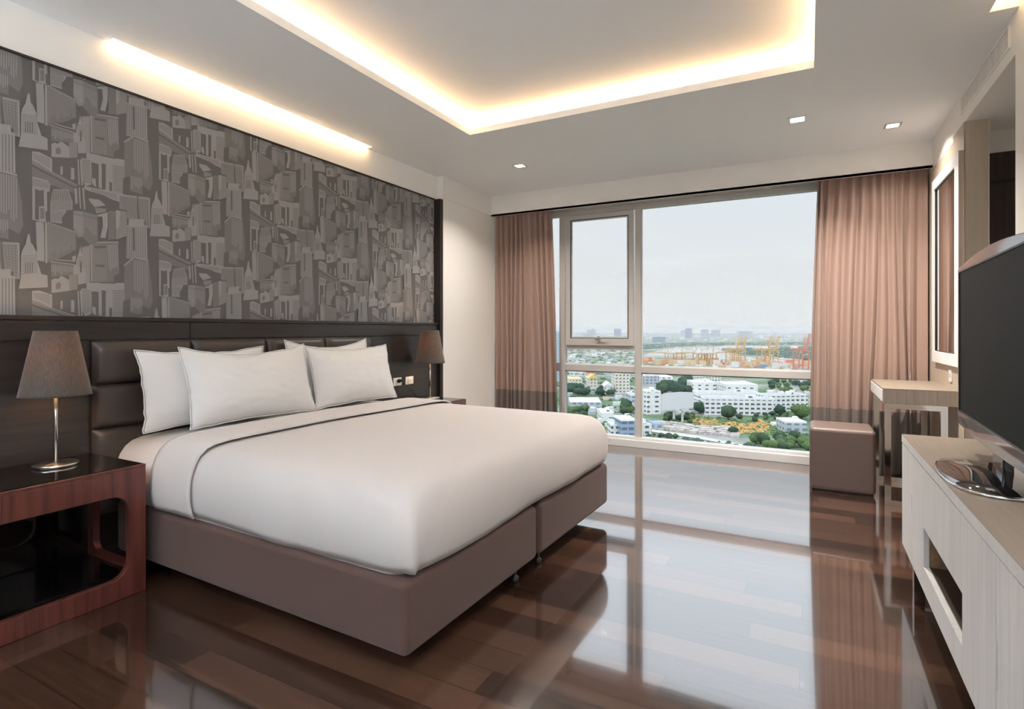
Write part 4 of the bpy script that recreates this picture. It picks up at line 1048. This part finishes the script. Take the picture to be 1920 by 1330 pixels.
# rubble and road
b_ = bmesh.new(); rs = random.Random(5)
rub = MB()
for i in range(260):
    f = rs.random(); px = 1232 + 150 * f; py = 798 + 14 * f + rs.uniform(-5, 9); p, t = G(px, py); s = rs.uniform(.5, 2.6)
    rub.box(p.x - s, p.x + s, p.y - s * .6, p.y + s * .6, GZ, GZ + s * .8)
tag(rub.build('rubble', C_rubble), 'grey rubble and parked clutter along the pale road', 'rubble', None, 'stuff')
rd = MB(); P0 = [(1222, 806), (1300, 817), (1380, 832), (1462, 848)]; rr = []
for (x, y) in P0: rr.append([G(x, y)[0] + Vector((0, 0, .3)), G(x, y + 5)[0] + Vector((0, 0, .3))])
rd.grid(rr); struct(rd.build('road', C_road), 'pale concrete road crossing the empty plot')
rv_ = MB()
def flat(poly, z): rv_.b.faces.new([rv_.b.verts.new(G(x, y)[0] + Vector((0, 0, z))) for x, y in poly])
flat([(1205, 668), (1225, 660), (1270, 652), (1330, 650), (1420, 648.5), (1460, 647.5), (1460, 650), (1410, 653), (1350, 656), (1360, 664), (1400, 670), (1460, 680), (1520, 683), (1520, 692), (1440, 690), (1350, 678), (1290, 668)], .25)
struct(rv_.build('river', C_water), 'pale river bending behind the port')

# low-rise sprawl
smb = []
for i, (m_, rf) in enumerate(((C_wh2, C_roofw), (C_cr, C_roofw), (C_gr, C_roofg), (C_wh, C_rooft), (C_cr, C_red))):
    q = MB(); q.box(-.5, .5, -.5, .5, 0, 1); o_ = q.build('walls', m_); o_.data.materials.append(rf)
    for f in o_.data.polygons:
        if f.normal.z > .5: f.material_index = 1
    smb.append(o_.data); bpy.data.objects.remove(o_)
def sprawl(n, x0, x1, y0, y1, wpx, hpx, label, group, seed, kinds=(0, 1, 2, 3, 4), name='house', cat='house', mw=60):
    rs = random.Random(seed)
    for i in range(n):
        py = rs.uniform(y0, y1); p, t = G(rs.uniform(x0, x1), py); o = bpy.data.objects.new(name, smb[rs.choice(kinds)]); COL.objects.link(o)
        o.location = p; o.rotation_euler = (0, 0, R(YAW) + rs.uniform(-.6, .6)); w = min(mw, rs.uniform(*wpx) / F * t)
        o.scale = (w, w * rs.uniform(.6, 1.2), rs.uniform(*hpx) / F * t); tag(o, label, cat, group)
sprawl(90, 1032, 1192, 652, 690, (4, 9), (1.5, 4), 'small hazy low-rise house in the left panes above the transom', 'houses above the transom on the left', 1)
sprawl(60, 1032, 1192, 696, 800, (7, 13), (4, 8), 'small low-rise house among trees in the lower left panes', 'houses in the lower left panes', 2)
sprawl(60, 1205, 1520, 688, 704, (5, 12), (2, 5), 'small low house or shed between the port and the nearer halls', 'sheds between the port and the halls', 3)
sprawl(130, 1032, 1520, 630.5, 642, (3, 8), (1, 3.2), 'tiny building in the hazy far city below the horizon', 'far city buildings', 4, (0, 1, 2), 'building', 'building', 140)
sprawl(26, 1430, 1520, 735, 745, (5, 10), (3, 6), 'small white house behind the right-hand apartment block', 'houses behind the right-hand apartment block', 5)
# skyline
def far(px0, px1, top, label, m=C_gr, base=634):
    p, t = G((px0 + px1) / 2, base); w = (px1 - px0) / F * t; h = (base - top) / F * t
    o = thing('skyscraper', label, 'skyscraper', p, R(YAW)); boxb(MB(), w, w * .6, h).build('walls', m, o); boxb(MB(), w * .5, w * .3, h * .04, h).build('roof', C_roofg, o)
far(1277, 1285, 619.5, 'hazy skyscraper left of the darkest one on the horizon'); far(1286.5, 1296.5, 616, 'darkest tall slab on the horizon in the large pane', C_bl)
far(1315, 1327, 618.5, 'wide hazy tower right of the darkest slab'); far(1334, 1341, 620, 'left one of a pair of hazy towers on the horizon'); far(1341.5, 1349, 619, 'right one of a pair of hazy towers on the horizon')
far(1385, 1408, 621.5, 'long low hazy block on the horizon'); far(1224, 1246, 632, 'dark low block on the left of the large pane', C_bl, 642)
far(1152, 1164, 617, 'blue hazy tower seen through the opening sash', C_bl); far(1101, 1108, 619, 'pale tower left of the window handle'); far(1109, 1116, 617.5, 'pale stepped tower left of the window handle'); far(1093, 1098, 624, 'short pale tower at the left of the opening sash')
far(1326.6, 1328.4, 631, 'thin chimney beyond the river', C_gr, 641)

# port
cont_me = []
for m_ in C_cont:
    o_ = MB().box(-6, 6, -1.3, 1.3, 0, 2.6).build('container', m_); cont_me.append(o_.data); bpy.data.objects.remove(o_)
CN = ('red', 'orange', 'tan', 'white', 'pink', 'blue'); rs = random.Random(12)
for i in range(270):
    f = rs.random(); px = 1206 + 310 * f; py = 675 + 9 * f + rs.uniform(0, 9); p, t = G(px, py)
    c = rs.choices(range(6), (5, 4, 6, 3, 4, 1) if px < 1290 else (2, 4, 8, 4, 3, 1))[0]
    o = bpy.data.objects.new('shipping_container', cont_me[c]); COL.objects.link(o); lv = rs.choice((0, 0, 1, 2))
    o.location = p; o.scale = (rs.choice((.5, 1, 1)), 1.4, 1 + lv * 1.2); o.rotation_euler = (0, 0, R(YAW) + R(3)); tag(o, CN[c] + ' shipping container stacked in the port yard', 'container', CN[c] + ' containers in the port yard')
def crane(px, py, h, up, m, label, flip=1):
    p, t = G(px, py); c = thing('gantry_crane', label, 'crane', p, R(YAW) + R(8))
    k = MB()
    for x in (-8, 8):
        for y in (-7, 7): k.beam((x, y, 0), (x, y, h * .62), 1.5)
    for x in (-8, 8): k.beam((x, -7, h * .3), (x, 7, h * .3), 1.2); k.beam((x, -7, h * .6), (x, 7, h * .6), 1.2)
    for y in (-7, 7): k.beam((-8, y, h * .6), (8, y, h * .6), 1.2); k.beam((-8, y, h * .3), (8, y, h * .6), .7); k.beam((-8, y, h * .15), (8, y, h * .15), 1.)
    k.build('portal_frame', m, c)
    g_ = MB().beam((-18 * flip, -2, h * .66), (9 * flip, -2, h * .66), 1.4, 2).beam((-18 * flip, 2, h * .66), (9 * flip, 2, h * .66), 1.4, 2)
    g_.build('girder', m if up else C_roofw, c)
    bm_ = MB(); e = (9 * flip + 34 * flip, h * .66) if not up else (15 * flip, h * 1.12)
    for y in (-2, 2): bm_.beam((9 * flip, y, h * .66), (e[0], y, e[1]), 1.2, 1.6)
    for q in range(1, 5): xx = 9 * flip + (e[0] - 9 * flip) * q / 5; zz = h * .66 + (e[1] - h * .66) * q / 5; bm_.beam((xx, -2, zz), (xx, 2, zz), .8)
    bm_.build('boom', m, c)
    MB().beam((4 * flip, 0, h * .6), (7 * flip, 0, h), 1.2).beam((7 * flip, 0, h), (-16 * flip, 0, h * .68), .5).beam((7 * flip, 0, h), (e[0] * .8, 0, h * .66 + (e[1] - h * .66) * .8), .4).build('apex_frame', m, c)
    boxb(MB(), 9, 5, 4, h * .67, -12 * flip, 0).build('machinery_house', C_roofw, c)
crane(1258, 683, 32, False, C_crane, 'ochre gantry crane with lowered boom, farthest left in the port', -1)
crane(1274, 683, 32, False, C_crane, 'ochre gantry crane with lowered boom, second from the left in the port')
crane(1311, 684, 33, False, C_crane, 'ochre gantry crane in the middle cluster, its left one', -1)
crane(1321, 684, 33, False, C_crane, 'ochre gantry crane in the middle cluster, between the other two')
crane(1332, 684, 33, False, C_crane, 'ochre gantry crane in the middle cluster, its right one')
crane(1373, 686, 46, True, C_crane, 'ochre gantry crane with raised boom right of the middle cluster, the left of the pair')
crane(1385, 686, 46, True, C_crane, 'ochre gantry crane with raised boom right of the middle cluster, the right of the pair')
crane(1432, 688, 46, True, C_crane, 'ochre gantry crane with raised boom in the right pair, its left one')
crane(1446, 688, 46, True, C_crane, 'ochre gantry crane with raised boom in the right pair, its right one')
crane(1502, 694, 50, True, C_crane2, 'reddish gantry crane with raised boom beside the right curtain')

# low haze over the distant city
hz = bpy.data.materials.new('haze'); hz.use_nodes = True; n = hz.node_tree.nodes; n.remove(n['Principled BSDF'])
vs_ = n.new('ShaderNodeVolumeScatter'); vs_.inputs['Color'].default_value = (.66, .67, .69, 1); vs_.inputs['Density'].default_value = HAZE; vs_.inputs['Anisotropy'].default_value = .2
hz.node_tree.links.new(vs_.outputs[0], n['Material Output'].inputs['Volume'])
ho = MB().box(-7000, 7000, 420, 8200, -2, 105).build('haze', hz, loc=(0, 0, GZ), rot=(0, 0, R(YAW) * .6))
tag(ho, 'pale haze lying over the distant city and port', 'haze', None, 'stuff')
